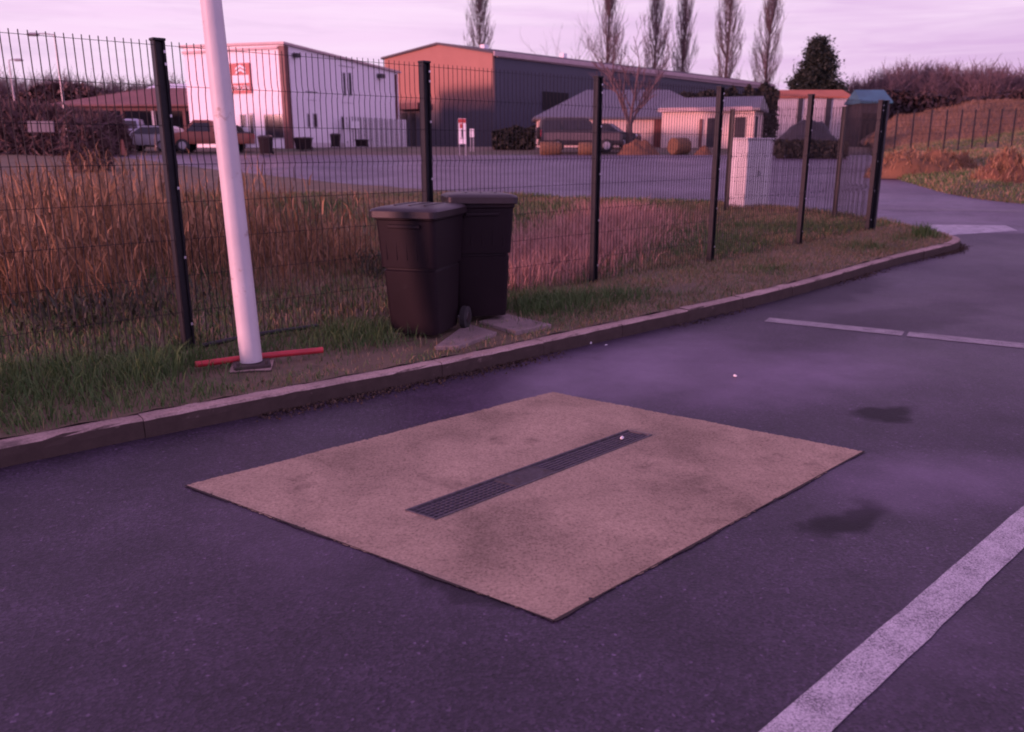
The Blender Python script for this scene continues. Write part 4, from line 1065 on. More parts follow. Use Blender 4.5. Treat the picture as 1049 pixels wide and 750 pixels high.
base = Matrix.Translation(Vector((Kc.x, Kc.y, float(b(70))))) @ Matrix.Rotation(math.atan2(dN.y, dN.x), 4, 'Z'); inv = base.inverted()
Wn = [Kc + dN * .26 + Vector((0, 0, .8)), Ke + Vector((0, 0, .8)), Ke + Vector((0, 0, ze)), Kc + dN * .26 + Vector((0, 0, zk))]
mb = MB(); inn = [p - dG * .3 for p in Wn]; mb.add([inv @ p for p in Wn + inn], [(0, 1, 2, 3), (7, 6, 5, 4)] + [(k, 4 + k, 4 + (k + 1) % 4, (k + 1) % 4) for k in range(4)])
o = mb.build('side_wall', 'navy'); o.parent = hall; o.matrix_basis = WM[hall.name].inverted() @ base
rdg = Kc + dG * sr + Vector((0, 0, zrd + .1)); rde = rdg + dN * wn + Vector((0, 0, ze - zk))
e1_ = Kc + dG * .25 - dN * .2 + Vector((0, 0, zk + .05)); e2_ = Ke + dG * .25 + Vector((0, 0, ze + .05))
slab_roof([e1_, e2_, rde, rdg - dN * .2], .18, 'roof_dark', hall)
g1_ = Gl - dG * .25 - dN * .2 + Vector((0, 0, zgl + .05)); slab_roof([g1_, rdg - dN * .2 + Vector((0, 0, .01)), rde + Vector((0, 0, .01)), g1_ + dN * wn], .18, 'roof_dark', hall)
fN = Face(Kc, dN, hall); fN.slab('gutter', .4, wn, zk - .35, zk + .02, 'roof_trim', .16, .20) if abs(zk - ze) < .3 else None
mb = MB(); a_ = Kc + dG * .27 - dN * .2; c_ = Ke + dG * .27
mb.add([a_ + Vector((0, 0, zk - .30)), c_ + Vector((0, 0, ze - .30)), c_ + Vector((0, 0, ze + .06)), a_ + Vector((0, 0, zk + .06))] + [a_ + dG * .12 + Vector((0, 0, zk - .30)), c_ + dG * .12 + Vector((0, 0, ze - .30)), c_ + dG * .12 + Vector((0, 0, ze + .06)), a_ + dG * .12 + Vector((0, 0, zk + .06))], [(0, 1, 2, 3), (4, 5, 6, 7), (0, 1, 5, 4), (3, 2, 6, 7), (0, 3, 7, 4), (1, 2, 6, 5)])
put(mb.build('fascia', 'roof_trim'), hall)
fN.rect('louvre_opening', 555.5, 93.5, 582, 114, 'black', .08, .05)
fGb = Face(Kc, dG, hall); fGb.rect('canopy', 411, 107, 440, 112, 'brown', 1.4, 1.4)
for xx in (412, 420, 432): fGb.rect('dark_doorway', xx, 116, xx + 6, 149, 'shed', .1, .06)
for xx, w_ in ((496, 3.2), (577, 2.6)):
    q_ = rdg.lerp(rde, .08 if xx < 500 else .45); 
    sk = pt(xx, 49 if xx < 500 else 57.5, q_.y); put(MB().box(tuple(sk), (.55, .55, .5), .8).build('roof_vent', 'sign_white'), hall)

# dark rear roof behind the houses
# --- hip roofed house
def hip_house(name, label, A, D, W_, Dp, ze_, zr__, m_wall, m_roof, hipL, hipR, over=.35, gableR=False):
    D = Vector((D[0], D[1], 0)).normalized(); Bk = Vector((-D.y, D.x, 0))
    r = root_at(name, label, 'building', (A.x, A.y, float(b(A.y))))
    wall_box(A, D, W_, Dp, [ze_] * 4, m_wall, r)
    f0, f1, b1, b0 = A - D * over - Bk * over, A + D * (W_ + over) - Bk * over, A + D * (W_ + over) + Bk * (Dp + over), A - D * over + Bk * (Dp + over)
    m0 = A + D * (hipL - over) + Bk * Dp / 2; m1 = A + D * (W_ + over - hipR) + Bk * Dp / 2
    z = lambda p, h: Vector((p.x, p.y, h))
    base = Matrix.Translation(Vector((A.x, A.y, ze_))) @ Matrix.Rotation(math.atan2(D.y, D.x), 4, 'Z'); inv = base.inverted()
    vs = [z(f0, ze_), z(f1, ze_), z(b1, ze_), z(b0, ze_), z(m0, zr__), z(m1, zr__)]; lo = [v - Vector((0, 0, .14)) for v in vs[:4]]
    mb = MB(); mb.add([inv @ v for v in vs + lo], [(0, 1, 5, 4), (1, 2, 5), (2, 3, 4, 5), (3, 0, 4), (0, 6, 7, 1), (1, 7, 8, 2), (2, 8, 9, 3), (3, 9, 6, 0), (6, 9, 8, 7)])
    o = mb.build('roof', m_roof); o.parent = r; o.matrix_basis = WM[r.name].inverted() @ base
    if gableR:
        mb = MB(); a_, c_ = A + D * (W_ + .004), A + D * (W_ + .004) + Bk * Dp; k_ = (m1 - A).dot(D)
        tr = [z(a_, ze_), z(c_, ze_), z(a_.lerp(c_, .5), zr__ - .12)]; mb.add(tr + [p - D * .1 for p in tr], [(0, 1, 2), (3, 5, 4), (0, 3, 4, 1), (1, 4, 5, 2), (2, 5, 3, 0)]); put(mb.build('gable', 'shed'), r)
    return r, Face(A, D, r)
Ah = pt(552, 150, 57); Wd = hit(735, 150, Ah, (1, 0))[0]
house, fh = hip_house('hipped_house', 'low cream house with a blue grey hipped roof behind the bare tree', Ah, (1, 0), Wd, 8.2, pt(600, 120, 57).z, pt(600, 92, 61).z, 'cream', 'roof_grey', 3.8, 3.0)
fh.rect('fascia', 551, 119.5, 673, 122, 'roof_trim', .06, .06); fh.window(566, 127, 580, 138); fh.rect('door', 596, 126, 604, 150, 'brown', .08, .05)
fh.rect('corner_post', 670, 122, 676, 152, 'brown', .3, .2)
Ad = pt(677, 150, 54.5); dD = Vector((.92, -.39, 0)).normalized(); wd_ = hit(771, 150, Ad, dD)[0]
shed, fd = hip_house('cream_outbuilding', 'low cream outbuilding with a grey ridge roof and dark doorways', Ad, dD, wd_, 4.2, hit(690, 112, Ad, dD)[1], hit(690, 100.5, Ad + Vector((.8, 2, 0)), dD)[1], 'cream', 'roof_grey', .12, .12, .3, True)
for x0, x1, y0 in ((725, 737, 121), (753, 762, 120)): fd.rect('doorway', x0, y0, x1, 151, 'shed', .08, .04)
fd.rect('downpipe', 717, 122, 718.6, 151, 'brown', .1, .12); fd.rect('fascia', 676, 111, 771, 113.5, 'roof_trim', .05, .34)
fde = Face(Ad + dD * wd_, Vector((-dD.y, dD.x, 0)), shed); fde.slab('doorway', .4, 1.3, 1.5, 3.5, 'shed', .08, .04)
# --- white building with orange tiles
Aw = pt(787, 150, 76); ww_ = hit(866, 150, Aw, (1, 0))[0]
wt, fw = hip_house('tiled_house', 'whitish long house with an orange tiled roof behind the black heap', Aw, (1, 0), ww_, 4, pt(800, 99, 76).z, pt(800, 92.5, 78.5).z, 'wall_plain', 'roof_orange', .15, .15, .2)
fw.rect('downpipe', 818, 99, 819, 140, 'dark_metal', .1, .1); fw.rect('downpipe', 847, 99, 848.5, 140, 'dark_metal', .1, .1)
At = pt(878, 150, 68); wt_ = hit(907, 150, At, (1, 0))[0]
ts, ft = hip_house('teal_roofed_shed', 'dark shed with a teal sheet roof, right of the orange tiled roof', At, (1, 0), wt_, 3.0, pt(880, 104, 68).z, pt(880, 92, 69.5).z, 'shed', 'teal', .1, .1, .15)
ft.rect('doorway', 884, 116, 894, 150, 'black', .06, .03)
# --- open shed at the far left
As = pt(62, 150, 62); ws_ = hit(196, 150, As, (1, 0))[0]
osh = root_at('open_shed', 'long open fronted shed with a weathered red roof at the far left', 'building', (As.x, As.y, float(b(As.y))))
zeS = pt(100, 106, 62).z; zrS = pt(130, 90, 67).z
bw = MB().box((As.x + ws_ / 2, As.y + 8.4, (1.0 + zeS) / 2), (ws_, .2, zeS - 1.0)).build('back_wall', 'shed'); put(bw, osh)
for xs in (0, 1): put(MB().box((As.x + ws_ * xs + (.12 if not xs else -.12), As.y + 4.3, (1.0 + zeS) / 2), (.2, 8.0, zeS - 1.0)).build('side_wall', 'shed'), osh)
for k in range(5): put(MB().box((As.x + .3 + (ws_ - .6) * k / 4, As.y + .1, (1.0 + zeS) / 2), (.22, .22, zeS - 1.0)).build('post', 'frame' if k in (3,) else 'brown'), osh)
put(MB().box((As.x + ws_ * .5, As.y + .05, zeS - .25), (ws_, .16, .5)).build('lintel', 'brown'), osh)
slab_roof([Vector((As.x - .5, As.y - .6, zeS - .1)), Vector((As.x + ws_ + .5, As.y - .6, zeS - .1)), Vector((As.x + ws_ + .5, As.y + 5.0, zrS)), Vector((As.x + 5.0, As.y + 5.0, zrS))], .12, 'roof_red', osh)
slab_roof([Vector((As.x + 5.0, As.y + 5.02, zrS)), Vector((As.x + ws_ + .5, As.y + 5.02, zrS)), Vector((As.x + ws_ + .5, As.y + 9.2, zeS)), Vector((As.x - .5, As.y + 9.2, zeS))], .12, 'roof_red', osh, 'rear_roof')
pb_ = pt(172, 150, 78); pr = root_at('pale_roofed_shed', 'pale metal roof of another shed rising behind the red shed roof', 'building', (pb_.x, pb_.y, float(b(78))))
put(MB().box((pb_.x + 1, pb_.y + 2, 3.9), (6, 4, 4.6)).build('wall', 'shed'), pr)
slab_roof([Vector((pb_.x - 2.3, pb_.y - .3, 6.2)), Vector((pb_.x + 4.3, pb_.y - .3, 6.2)), Vector((pb_.x + 4.3, pb_.y + 4.2, 7.4)), Vector((pb_.x - 2.3, pb_.y + 4.2, 7.4))], .15, 'sign_white', pr)

# ------------------------------------------------------------------ signs, lamps
def board_sign(px_, y0, y1, x0, x1, Y, label, red_top):
    Pp = pt(px_, 150, Y); f = Face(Pp, (1, 0), None); zg = float(b(Y))
    r = root_at('notice_board', label, 'sign', (Pp.x, Pp.y, zg)); f.root = r
    bd = f.rect('board', x0, y0, x1, y1, 'sign_white', .08, .04)
    for xx in (x0 + .8, x1 - .8):
        s = f.sz(xx, y0)[0]; f.slab('leg', s - .035, s + .035, zg - .1, f.sz(xx, y1)[1] - .002, 'grey_metal', .06, .03)
    if red_top:
        f.rect('heading', x0 + .4, y0 + .3, x1 - .4, y0 + 4.6, 'sign_red', .02, .052, bd)
        f.rect('heading', x0 + 1.9, y0 + 5.2, x1 - 3.4, y0 + 10.0, 'sign_red', .02, .052, bd)
        f.rect('symbol', x0 + 3.6, y0 + 11, x0 + 5.6, y0 + 19, 'dark_metal', .02, .052, bd)
        f.rect('symbol', x0 + 2.6, y0 + 19.5, x0 + 6.2, y0 + 20.8, 'grey_metal', .02, .052, bd)
board_sign(473, 121.5, 147.5, 469, 477.5, 45.5, 'tall white notice board with a red heading beside the road', True)
board_sign(483.2, 132, 140.5, 481.2, 485.5, 50, 'small blank white sign right of the tall red headed notice board', False)

def lamp_post(x_top, y_top, Y, label, arm, r=.06):
    p = pt(x_top, 150, Y); zt = pt(x_top, y_top, Y); zg = float(b(Y)) + .1
    xb = zt.x
    t = thing('street_lamp', label, 'street lamp', (xb, Y, zg), 0, 'thin lamp posts at the far left'); hh = zt.z - zg
    MB().tube([(0, 0, -.1), (0, 0, hh)], [r * 1.3, r * .7], 8).build('pole', 'grey_metal', t, smooth=True)
    MB().tube([(0, 0, hh), (arm * .5, 0, hh + .06), (arm, 0, hh + .06)], r * .55, 6).build('arm', 'grey_metal', t)
    MB().loft([rrect(arm * 1.15, 0, hh + z, w, w * .5, .04) for z, w in ((-.04, .42), (.03, .5), (.10, .3))]).build('lamp_head', 'grey_metal', t)
lamp_post(56, 36, 40, 'tall thin lamp post with its arm to the left, at the far left', -.85, .05)
lamp_post(9, 62, 52, 'shorter lamp post at the left edge before the brown thicket', .5, .05)

# ------------------------------------------------------------------ vehicles
def vehicle(name, label, cat, p, rz, L, Wd_, Hh, prof, belt, m_body, m_low=None, pick=False, tail='red_light'):
    """side profile 'prof' (x from 0 rear to 1 front, z 0..1) extruded to a body; cabin narrowed above the belt"""
    t = thing(name, label, cat, p, rz); mb = MB(); n = len(prof)
    rows = []
    for s, k in ((-1, 1), (1, 1)):
        rows.append([((x - .5) * L, s * Wd_ / 2 * (1 if z <= belt else 1 - .22 * (z - belt) / (1 - belt)), .22 + z * (Hh - .22)) for x, z in prof])
    mb.add(rows[0] + rows[1], [tuple(range(n)), tuple(range(n, 2 * n))[::-1]] + [(k, (k + 1) % n, n + (k + 1) % n, n + k) for k in range(n)])
    bd = mb.build('body', m_body, t, bevel=.025, smooth=True)
    if m_low:
        for s in (-1, 1): MB().box((0, s * (Wd_ / 2 + .004), .22 + belt * .70 * (Hh - .22)), (L * .93, .02, (Hh - .22) * belt * .45)).build('side_panel', m_low, t, bevel=.008)
    return t
def wheels(t, L, Wd_, r, fx=.30, rx=-.30):
    for x in (fx, rx):
        for s in (-1, 1):
            y0, y1 = s * (Wd_ / 2 - .20), s * (Wd_ / 2 + .03)
            w = MB().tube([(x * L, y0, r), (x * L, y1 - s * .02, r), (x * L, y1, r)], [r, r, r * .9], 20).build('wheel', 'rubber', t, smooth=True)
            MB().tube([(x * L, y1 + s * .001, r), (x * L, y1 + s * .012, r)], [r * .6, r * .5], 12).build('rim', 'grey_metal', w)
def glass_side(t, pts_, Wd_, belt_h, Hh, name='window'):
    for s in (-1, 1):
        def y(z): return s * (Wd_ / 2 * (1 - .22 * max(0, z - belt_h) / max(.01, Hh - belt_h)) + .006)
        mb = MB(); vs = [(x, y(z), z) for x, z in pts_]; n = len(vs); vs2 = [(x, yy - s * .02, z) for x, yy, z in vs]
        mb.add(vs + vs2, [tuple(range(n)), tuple(range(n, 2 * n))] + [(k, (k + 1) % n, n + (k + 1) % n, n + k) for k in range(n)]); mb.build(name, 'glass', t)
# off-roader facing right
pv = pt(594, 155, 49.0); L, Wv, Hv = 4.6, 1.85, 1.88
t = vehicle('off_road_car', 'dark boxy off-road car parked before the hipped house, facing right', 'car', (pv.x, pv.y, float(b(49))), .05, L, Wv, Hv,
    [(0, .10), (0, .55), (.01, .93), (.06, 1), (.52, 1), (.57, .97), (.70, .60), (.97, .53), (1, .45), (1, .10)], .56, 'car_dark', 'car_lower')
wheels(t, L, Wv, .37); bh = .22 + .56 * (Hv - .22)
for pts_ in ([(-2.15, 1.22), (-2.12, 1.72), (-1.2, 1.74), (-1.2, 1.22)], [(-1.1, 1.22), (-1.1, 1.74), (-.3, 1.74), (-.3, 1.22)], [(-.2, 1.22), (-.2, 1.74), (.22, 1.72), (.72, 1.24)]): glass_side(t, pts_, Wv, bh, Hv)
for s in (-1, 1):
    MB().box((-2.29, s * .78, 1.05), (.06, .16, .36)).build('tail_light', 'red_light', t, bevel=.01); MB().box((2.29, s * .68, .86), (.05, .24, .18)).build('headlight', 'lamp_glass', t, bevel=.01)
MB().tube([(-2.31, 0, 1.05), (-2.48, 0, 1.05)], .33, 18).build('spare_wheel', 'rubber', t)
MB().box((2.30, 0, .52), (.14, 1.75, .2)).build('bumper', 'dark_metal', t, bevel=.02); MB().box((-2.30, 0, .52), (.10, 1.75, .2)).build('bumper', 'dark_metal', t, bevel=.02)
# car prow peeking behind the third post
pv = pt(622, 153, 53.0)
t = vehicle('parked_car', 'dark car with pale headlights nosing out behind the off-road car', 'car', (pv.x, pv.y, float(b(53))), -.35, 3.9, 1.7, 1.45,
    [(0, .10), (0, .6), (.05, .85), (.2, 1), (.55, 1), (.72, .62), (.97, .52), (1, .4), (1, .10)], .58, 'car_dark')
wheels(t, 3.9, 1.7, .31); glass_side(t, [(-1.6, 1.0), (-1.15, 1.38), (.2, 1.38), (.75, 1.0)], 1.7, .93, 1.45)
for s in (-1, 1): MB().box((1.93, s * .6, .75), (.06, .28, .16)).build('headlight', 'lamp_glass', t, bevel=.01)
# white hatchback, blue van, orange pickup at left
pv = pt(155, 153, 50)
t = vehicle('white_car', 'white car parked before the open shed, behind the left fence post', 'car', (pv.x, pv.y, float(b(50))), PI - .15, 3.8, 1.65, 1.42,
    [(0, .10), (0, .6), (.05, .86), (.16, 1), (.52, 1), (.70, .62), (.97, .52), (1, .4), (1, .10)], .58, 'car_white')
wheels(t, 3.8, 1.65, .30); glass_side(t, [(-1.65, .98), (-1.25, 1.34), (.1, 1.34), (.65, .98)], 1.65, .92, 1.42)
for s in (-1, 1): MB().box((-1.89, s * .68, .9), (.04, .14, .26)).build('tail_light', 'red_light', t); MB().box((1.88, s * .58, .72), (.06, .26, .14)).build('headlight', 'lamp_glass', t)
pv = pt(134, 153, 56)
t = vehicle('pale_van', 'small pale blue van parked under the open shed roof', 'van', (pv.x, pv.y, float(b(56))), -1.3, 3.9, 1.7, 1.75,
    [(0, .10), (0, .7), (.02, .97), (.05, 1), (.62, 1), (.76, .60), (.97, .48), (1, .38), (1, .10)], .55, 'car_blue')
wheels(t, 3.9, 1.7, .30); glass_side(t, [(.2, 1.15), (.2, 1.6), (.45, 1.6), (.95, 1.15)], 1.7, 1.06, 1.75)
MB().add([(1.08, -.70, 1.16), (1.08, .70, 1.16), (.62, .60, 1.64), (.62, -.60, 1.64), (1.05, -.70, 1.14), (1.05, .70, 1.14), (.60, .60, 1.62), (.60, -.60, 1.62)], [(0, 1, 2, 3), (4, 5, 6, 7), (0, 1, 5, 4), (1, 2, 6, 5), (2, 3, 7, 6), (3, 0, 4, 7)]).build('windscreen', 'glass', t)
pv = pt(217, 153, 49.5)
t = vehicle('orange_pickup', 'orange pickup truck beside the white pole, in front of the white workshop', 'pickup truck', (pv.x, pv.y, float(b(49.5))), PI + .1, 4.6, 1.75, 1.75,
    [(0, .14), (0, .52), (.42, .52), (.44, .95), (.48, 1), (.66, 1), (.78, .58), (.98, .50), (1, .4), (1, .14)], .55, 'car_orange')
wheels(t, 4.6, 1.75, .36); glass_side(t, [(-.2, 1.12), (-.15, 1.6), (.68, 1.6), (1.15, 1.12)], 1.75, 1.06, 1.75)
MB().box((-1.25, 0, 1.06), (2.0, 1.6, .06)).build('load_cover', 'dark_metal', t)
for s in (-1, 1): MB().box((2.29, s * .65, .9), (.05, .26, .18)).build('headlight', 'lamp_glass', t); MB().box((-2.29, s * .75, .85), (.05, .14, .28)).build('tail_light', 'red_light', t)
# upright round tyre leaning on the front wall (seen right of the white pole)
pw2 = fl.P + fl.D * hit(246, 140, Cc, dL)[0] + fl.n * .35
tyre = MB(); rings = []
for k in range(24):
    a_ = 2 * PI * k / 24; c0 = Vector((math.cos(a_) * .50, 0, .68 + math.sin(a_) * .50)); d0 = Vector((math.cos(a_), 0, math.sin(a_)))
    rings.append([c0 + d0 * (.18 * math.cos(q)) + Vector((0, .13 * math.sin(q), 0)) for q in np.linspace(0, 2 * PI, 10, endpoint=False)])
rings.append(rings[0]); tyre.loft([[tuple(v) for v in r] for r in rings], False)
tag(tyre.build('tractor_tyre', 'rubber', smooth=True, loc=(pw2.x, pw2.y, float(b(pw2.y)) - .02), rz=fl.a), 'big black tyre standing against the front of the white workshop', 'tyre')
# orange marker post
pm = pt(125.5, 150, 45); t = thing('marker_post', 'small orange marker cone beside the road at the far left', 'cone', (pm.x, pm.y, float(b(45))))
MB().box((0, 0, .03), (.42, .42, .06)).build('foot', 'rubber', t); MB().tube([(0, 0, .06), (0, 0, .85)], [.17, .05], 12).build('cone_body', 'car_orange', t, smooth=True)
# white sheets leaning by the thicket
for i_, (x0, x1, lab) in enumerate(((29, 37, 'pale sheet leaning at the far left, nearest the frame edge'), (40, 46, 'pale sheet in the middle of three at the far left'), (48, 54, 'pale sheet nearest the lamp post at the far left'))):
    A_ = pt(x0, 134.5, 43); B_ = pt(x1, 123, 43); mb = MB().box((0, 0, (B_.z - A_.z) / 2), (B_.x - A_.x, .08, B_.z - A_.z)); 
    o = mb.build('pale_sheet', 'sign_white', bevel=.01, loc=((A_.x + B_.x) / 2, 43, A_.z - .05)); o.rotation_euler.x = -.12; o.data.materials[0] = M['sheet']; tag(o, lab, 'sheet', 'pale sheets by the thicket')

# ------------------------------------------------------------------ bales, heaps, far fence
def heap(name, px_, Y, w, h, d, m, label, cat, seed=1, z0=None, steep=1.4, rag=1.0):
    p = pt(px_, 150, Y); zg = float(b(Y)) if z0 is None else z0; n = 30; V = []
    for j in range(n):
        for i in range(n):
            u, v = i / (n - 1) * 2 - 1, j / (n - 1) * 2 - 1; r_ = min(1, math.hypot(u, v))
            zz_ = h * (1 - r_ ** steep) * (1 + rag * .30 * float(vnoise([u * 3], [v * 3], 1, seed)[0]) + rag * .18 * float(vnoise([u * 8], [v * 8], 1, seed + 1)[0])) - .08
            V.append((u * w / 2, v * d / 2, zz_))
    q_ = [(j * n + i, j * n + i + 1, (j + 1) * n + i + 1, (j + 1) * n + i) for j in range(n - 1) for i in range(n - 1)]
    o = fast_mesh(name, V, q_, None, m); o.location = (p.x, Y, zg); o.data.polygons.foreach_set('use_smooth', [True] * len(o.data.polygons))
    return tag(o, label, cat)
heap('earth_heap', 654, 47.5, 2.5, .95, 2.2, 'earth', 'low red brown earth heap at the foot of the large bare tree', 'earth heap', 3)
heap('earth_heap', 721, 47, 1.1, .5, 1.1, 'earth', 'small brown heap right of the round straw bale', 'earth heap', 5)
heap('covered_heap', 826, 46.5, 4.6, 1.9, 3.0, 'tarp', 'black tarpaulin covered heap right of the cream outbuilding', 'heap', 7, None, 1.7, .35)
zbk = lambda X, Y: float(zbank(np.array([X]), np.array([Y]), np.array([max(0., (X - np.interp(Y, [20.8, 23, 26, 32.5, 40, 46.5], [12.9, 12.2, 12.6, 14, 17, 19.5])) * .8)]))[0])
for px_, Y, w, h, d, m, lab, sd in ((938, 30, 3.4, .95, 2.2, 'earth_or', 'long orange earth mound on the grassy bank by the road', 9), (975, 31.5, 2.2, .8, 1.8, 'earth_or', 'orange earth mound just right of the long mound on the bank', 11), (1033, 26, 1.9, .85, 1.6, 'earth', 'red brown earth mound at the right edge on the bank', 13)):
    X = pt(px_, 150, Y).x; hm = heap('earth_mound', px_, Y, w, h, d, m, lab, 'earth mound', sd, zbk(X, Y) - .05, 2.3, 1.1)
    co = np.array([v.co for v in hm.data.vertices]); n_ = 1500; pk_ = co[rng.integers(0, len(co), n_)] + rng.normal(0, .05, (n_, 3)) * np.array((1, 1, .3)); pk_ = pk_[pk_[:, 2] > .0]; n_ = len(pk_)
    g = Veg(); g.add(*blades('', pk_[:, 0], pk_[:, 1], pk_[:, 2] - .03, rng.uniform(.08, .30, n_), rng.uniform(.015, .035, n_), rng.uniform(.3, 1.1, n_), ''))
    o = g.build('dry_tufts', 'reed'); o.parent = hm
def bale(px_, Y, r, w, rz, label, squash=1.0):
    p = pt(px_, 150, Y); mb = MB(); mb.tube([(-w / 2, 0, r * .95), (-w / 2 + .06, 0, r * .95), (0, 0, r * .96), (w / 2 - .06, 0, r * .95), (w / 2, 0, r * .95)], [r * .9, r, r * 1.02, r, r * .9], 22)
    for i, v in enumerate(mb.v): mb.v[i] = (v[0] + random.gauss(0, .012), v[1] + random.gauss(0, .012), v[2] * squash + random.gauss(0, .012))
    o = mb.build('straw_bale', 'straw', loc=(p.x, Y, float(b(Y)) - .03), rz=rz, smooth=True); return tag(o, label, 'bale', 'round bales by the road')
bale(696, 47.5, .46, 1.05, .55, 'round straw bale in front of the cream outbuilding'); bale(564, 46.8, .38, 1.1, .1, 'straw bale under the rear wheel of the off-road car, left of the pair', .95); bale(602, 46.8, .36, 1.0, -.1, 'straw bale under the front of the off-road car, right of the pair', .95)

ff_ = thing('post_fence', 'wire fence on dark thin posts along the embankment at the right', 'fence', (0, 0, 0))
pp = []
xs = [917, 934, 952, 968, 983, 997, 1011, 1024, 1038, 1052, 1066]
for i, px_ in enumerate(xs):
    Y = 43 - .3 * i; a_ = pt(px_, 143 - i * .8, Y); t_ = pt(px_ + 3, 113 - i * .2, Y); pp.append((a_, t_))
loc0 = pp[0][0].copy(); ff_.location = loc0
for a_, t_ in pp: MB().tube([a_ - loc0 - Vector((0, 0, .8)), t_ - loc0], .042, 6).build('post', 'fence', ff_)
for f_ in (.15, .4, .65, .92):
    mb = MB(); mb.tube([a_.lerp(t_, f_) - loc0 for a_, t_ in pp], .006, 4, False); mb.build('wire', 'wire', ff_)
# higher embankment behind that fence
xs_ = np.linspace(0, 1, 60); V = []; rows = 16
for i, s in enumerate(xs_):
    px_ = 895 + 230 * s
    for j in range(rows):
        tt_ = j / (rows - 1); Y = 44.5 + 22 * tt_
        ty = np.interp(px_, [895, 912, 930, 960, 990, 1010, 1049, 1125], [146, 134, 122, 117, 112, 107, 105, 105])
        top = pt(px_, ty, 56).z; zz0 = pt(px_, 148, 44.5).z
        X = pt(px_, 130, 50).x + (Y - 50) * .35
        prof = np.interp(tt_, [0, .5, .62, 1], [0, .95, 1, .9])
        V.append((X, Y, zz0 - .6 + (top - zz0 + .6) * prof + float(vnoise([X], [Y], .5, 81)[0]) * .25 * min(1, tt_ * 4)))
q_ = [(i * rows + j, (i + 1) * rows + j, (i + 1) * rows + j + 1, i * rows + j + 1) for i in range(59) for j in range(rows - 1)]
o = fast_mesh('embankment', V, q_, None, 'embank'); o.data.polygons.foreach_set('use_smooth', [True] * len(o.data.polygons)); tag(o, kind='structure')
VA = np.array(V).reshape(60, rows, 3); n0 = 22000; ii = rng.uniform(0, 58.99, n0); jj = rng.uniform(0, 9.9, n0); i0 = ii.astype(int); j0 = jj.astype(int); fi = (ii - i0)[:, None]; fj = (jj - j0)[:, None]
G = VA[i0, j0] * (1 - fi) * (1 - fj) + VA[i0 + 1, j0] * fi * (1 - fj) + VA[i0, j0 + 1] * (1 - fi) * fj + VA[i0 + 1, j0 + 1] * fi * fj
g = Veg(); g.add(*blades('', G[:, 0], G[:, 1], G[:, 2] - .03, rng.uniform(.10, .38, n0), rng.uniform(.015, .03, n0), rng.uniform(.1, .8, n0), '')); tag(g.build('embankment_grass', 'grass_dull'), 'dry pinkish grass on the embankment behind the far post fence', 'grass', kind='stuff')

# ------------------------------------------------------------------ light
SUN_EL, SX, SY = math.radians(4.0), -.85, -.53
w = bpy.data.worlds.new('World'); sc.world = w; w.use_nodes = True; nt = w.node_tree
bg = nt.nodes['Background']; bg.inputs['Strength'].default_value = .10
sky = N(nt, 'ShaderNodeTexSky', sky_type='NISHITA'); sky.sun_disc = False; sky.sun_elevation = SUN_EL; sky.sun_rotation = math.atan2(SX, SY); sky.altitude = 50; sky.dust_density = 2.0; sky.ozone_density = 3
tc = N(nt, 'ShaderNodeTexCoord').outputs['Generated']; sp3 = N(nt, 'ShaderNodeSeparateXYZ'); nt.links.new(tc, sp3.inputs[0])
el = math_(nt, 'ABSOLUTE', sp3.outputs['Z'])
grad = ramp(nt, el, [(0.0, (10.2, 7.2, 9.9)), (.15, (10.4, 7.5, 10.3)), (.21, (9.2, 5.2, 10.2)), (.34, (6.4, 3.2, 8.2)), (.55, (4.0, 1.5, 6.1)), (1.0, (3.9, 1.5, 6.1))])
# the left side of the sky is paler and pinker than the right
lr = N(nt, 'ShaderNodeMapRange'); lr.inputs[1].default_value = -.15; lr.inputs[2].default_value = .5; nt.links.new(sp3.outputs['X'], lr.inputs[0])
grad = mixc(nt, lr.outputs[0], grad, ramp(nt, el, [(0.0, (8.0, 5.2, 8.3)), (.16, (7.7, 5.0, 8.3)), (.22, (7.8, 4.4, 9.4)), (.36, (5.8, 3.0, 8.0)), (.55, (4.0, 1.5, 6.2)), (1.0, (3.9, 1.5, 6.1))]))
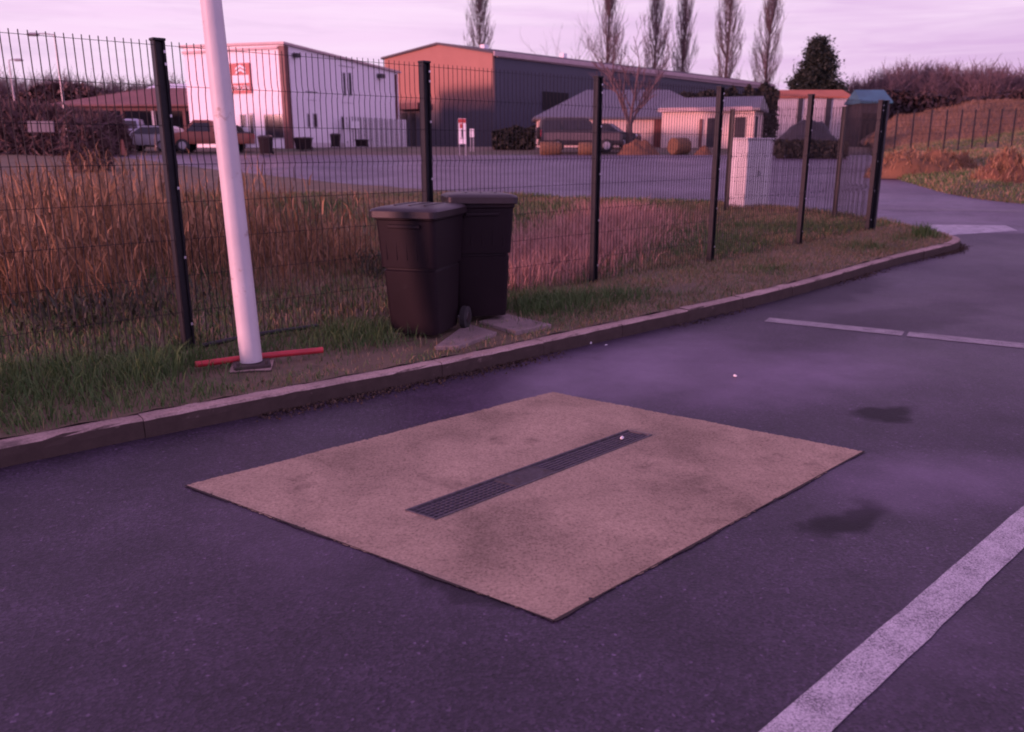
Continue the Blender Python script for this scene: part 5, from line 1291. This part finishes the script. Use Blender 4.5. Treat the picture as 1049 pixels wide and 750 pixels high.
# unseen sky behind and beside the viewer, boosted in lavender as fill light
bk_ = N(nt, 'ShaderNodeMapRange', interpolation_type='SMOOTHSTEP'); bk_.inputs[1].default_value = .70; bk_.inputs[2].default_value = .0; nt.links.new(sp3.outputs['Y'], bk_.inputs[0])
grad = mixc(nt, bk_.outputs[0], grad, ramp(nt, el, [(0.0, (13, 8.6, 18)), (.22, (11.5, 7.2, 16)), (.34, (7.4, 4.0, 11)), (.5, (5.4, 3.0, 7.6)), (1.0, (3.9, 1.5, 6.1))]))
# thin streaks of cloud
mp = N(nt, 'ShaderNodeMapping'); mp.inputs['Scale'].default_value = (1.6, 1.6, 16); mp.inputs['Rotation'].default_value = (.05, .06, .3); nt.links.new(tc, mp.inputs[0])
cl_ = noise(nt, mp.outputs[0], 2.2, 5, .55, .5)
grad = mixc(nt, ramp(nt, cl_, [(.42, (0, 0, 0)), (.66, (.75, .75, .75))]), grad, (10.8, 8.3, 10.6))
cl2 = noise(nt, mp.outputs[0], 3.6, 5, .6, .4)
grad = mixc(nt, ramp(nt, cl2, [(.50, (0, 0, 0)), (.72, (.45, .45, .45))]), grad, (7.6, 5.4, 8.0))
nt.links.new(mixc(nt, .93, sky.outputs[0], grad), bg.inputs['Color'])
sl_ = bpy.data.lights.new('sun', 'SUN'); sl_.energy = 4.2; sl_.angle = math.radians(6); sl_.color = (1.0, .39, .42)
so = bpy.data.objects.new('sun', sl_); COL.objects.link(so)
d = Vector((SX, SY, 0)).normalized() * math.cos(SUN_EL) + Vector((0, 0, math.sin(SUN_EL)))
so.rotation_euler = d.to_track_quat('Z', 'Y').to_euler(); so.location = d * 50

# ------------------------------------------------------------------ camera
cd = bpy.data.cameras.new('camera'); cam = bpy.data.objects.new('camera', cd); COL.objects.link(cam); sc.camera = cam
cd.sensor_width = 36; cd.lens = F / 1049 * 36; cd.clip_end = 2000; cd.clip_start = .05
cam.location = (0, 0, H); cam.rotation_euler = (PI / 2 - PITCH, 0, 0)
cd.dof.use_dof = True; cd.dof.focus_distance = 4.6; cd.dof.aperture_fstop = cd.lens / 10.5
sc.view_settings.view_transform = 'Standard'; sc.view_settings.look = 'None'; sc.view_settings.exposure = 0; sc.view_settings.gamma = 1
sc.render.engine = 'CYCLES'; sc.cycles.use_denoising = True; sc.cycles.max_bounces = 6; sc.cycles.filter_width = 1.9
bpy.context.view_layer.update()
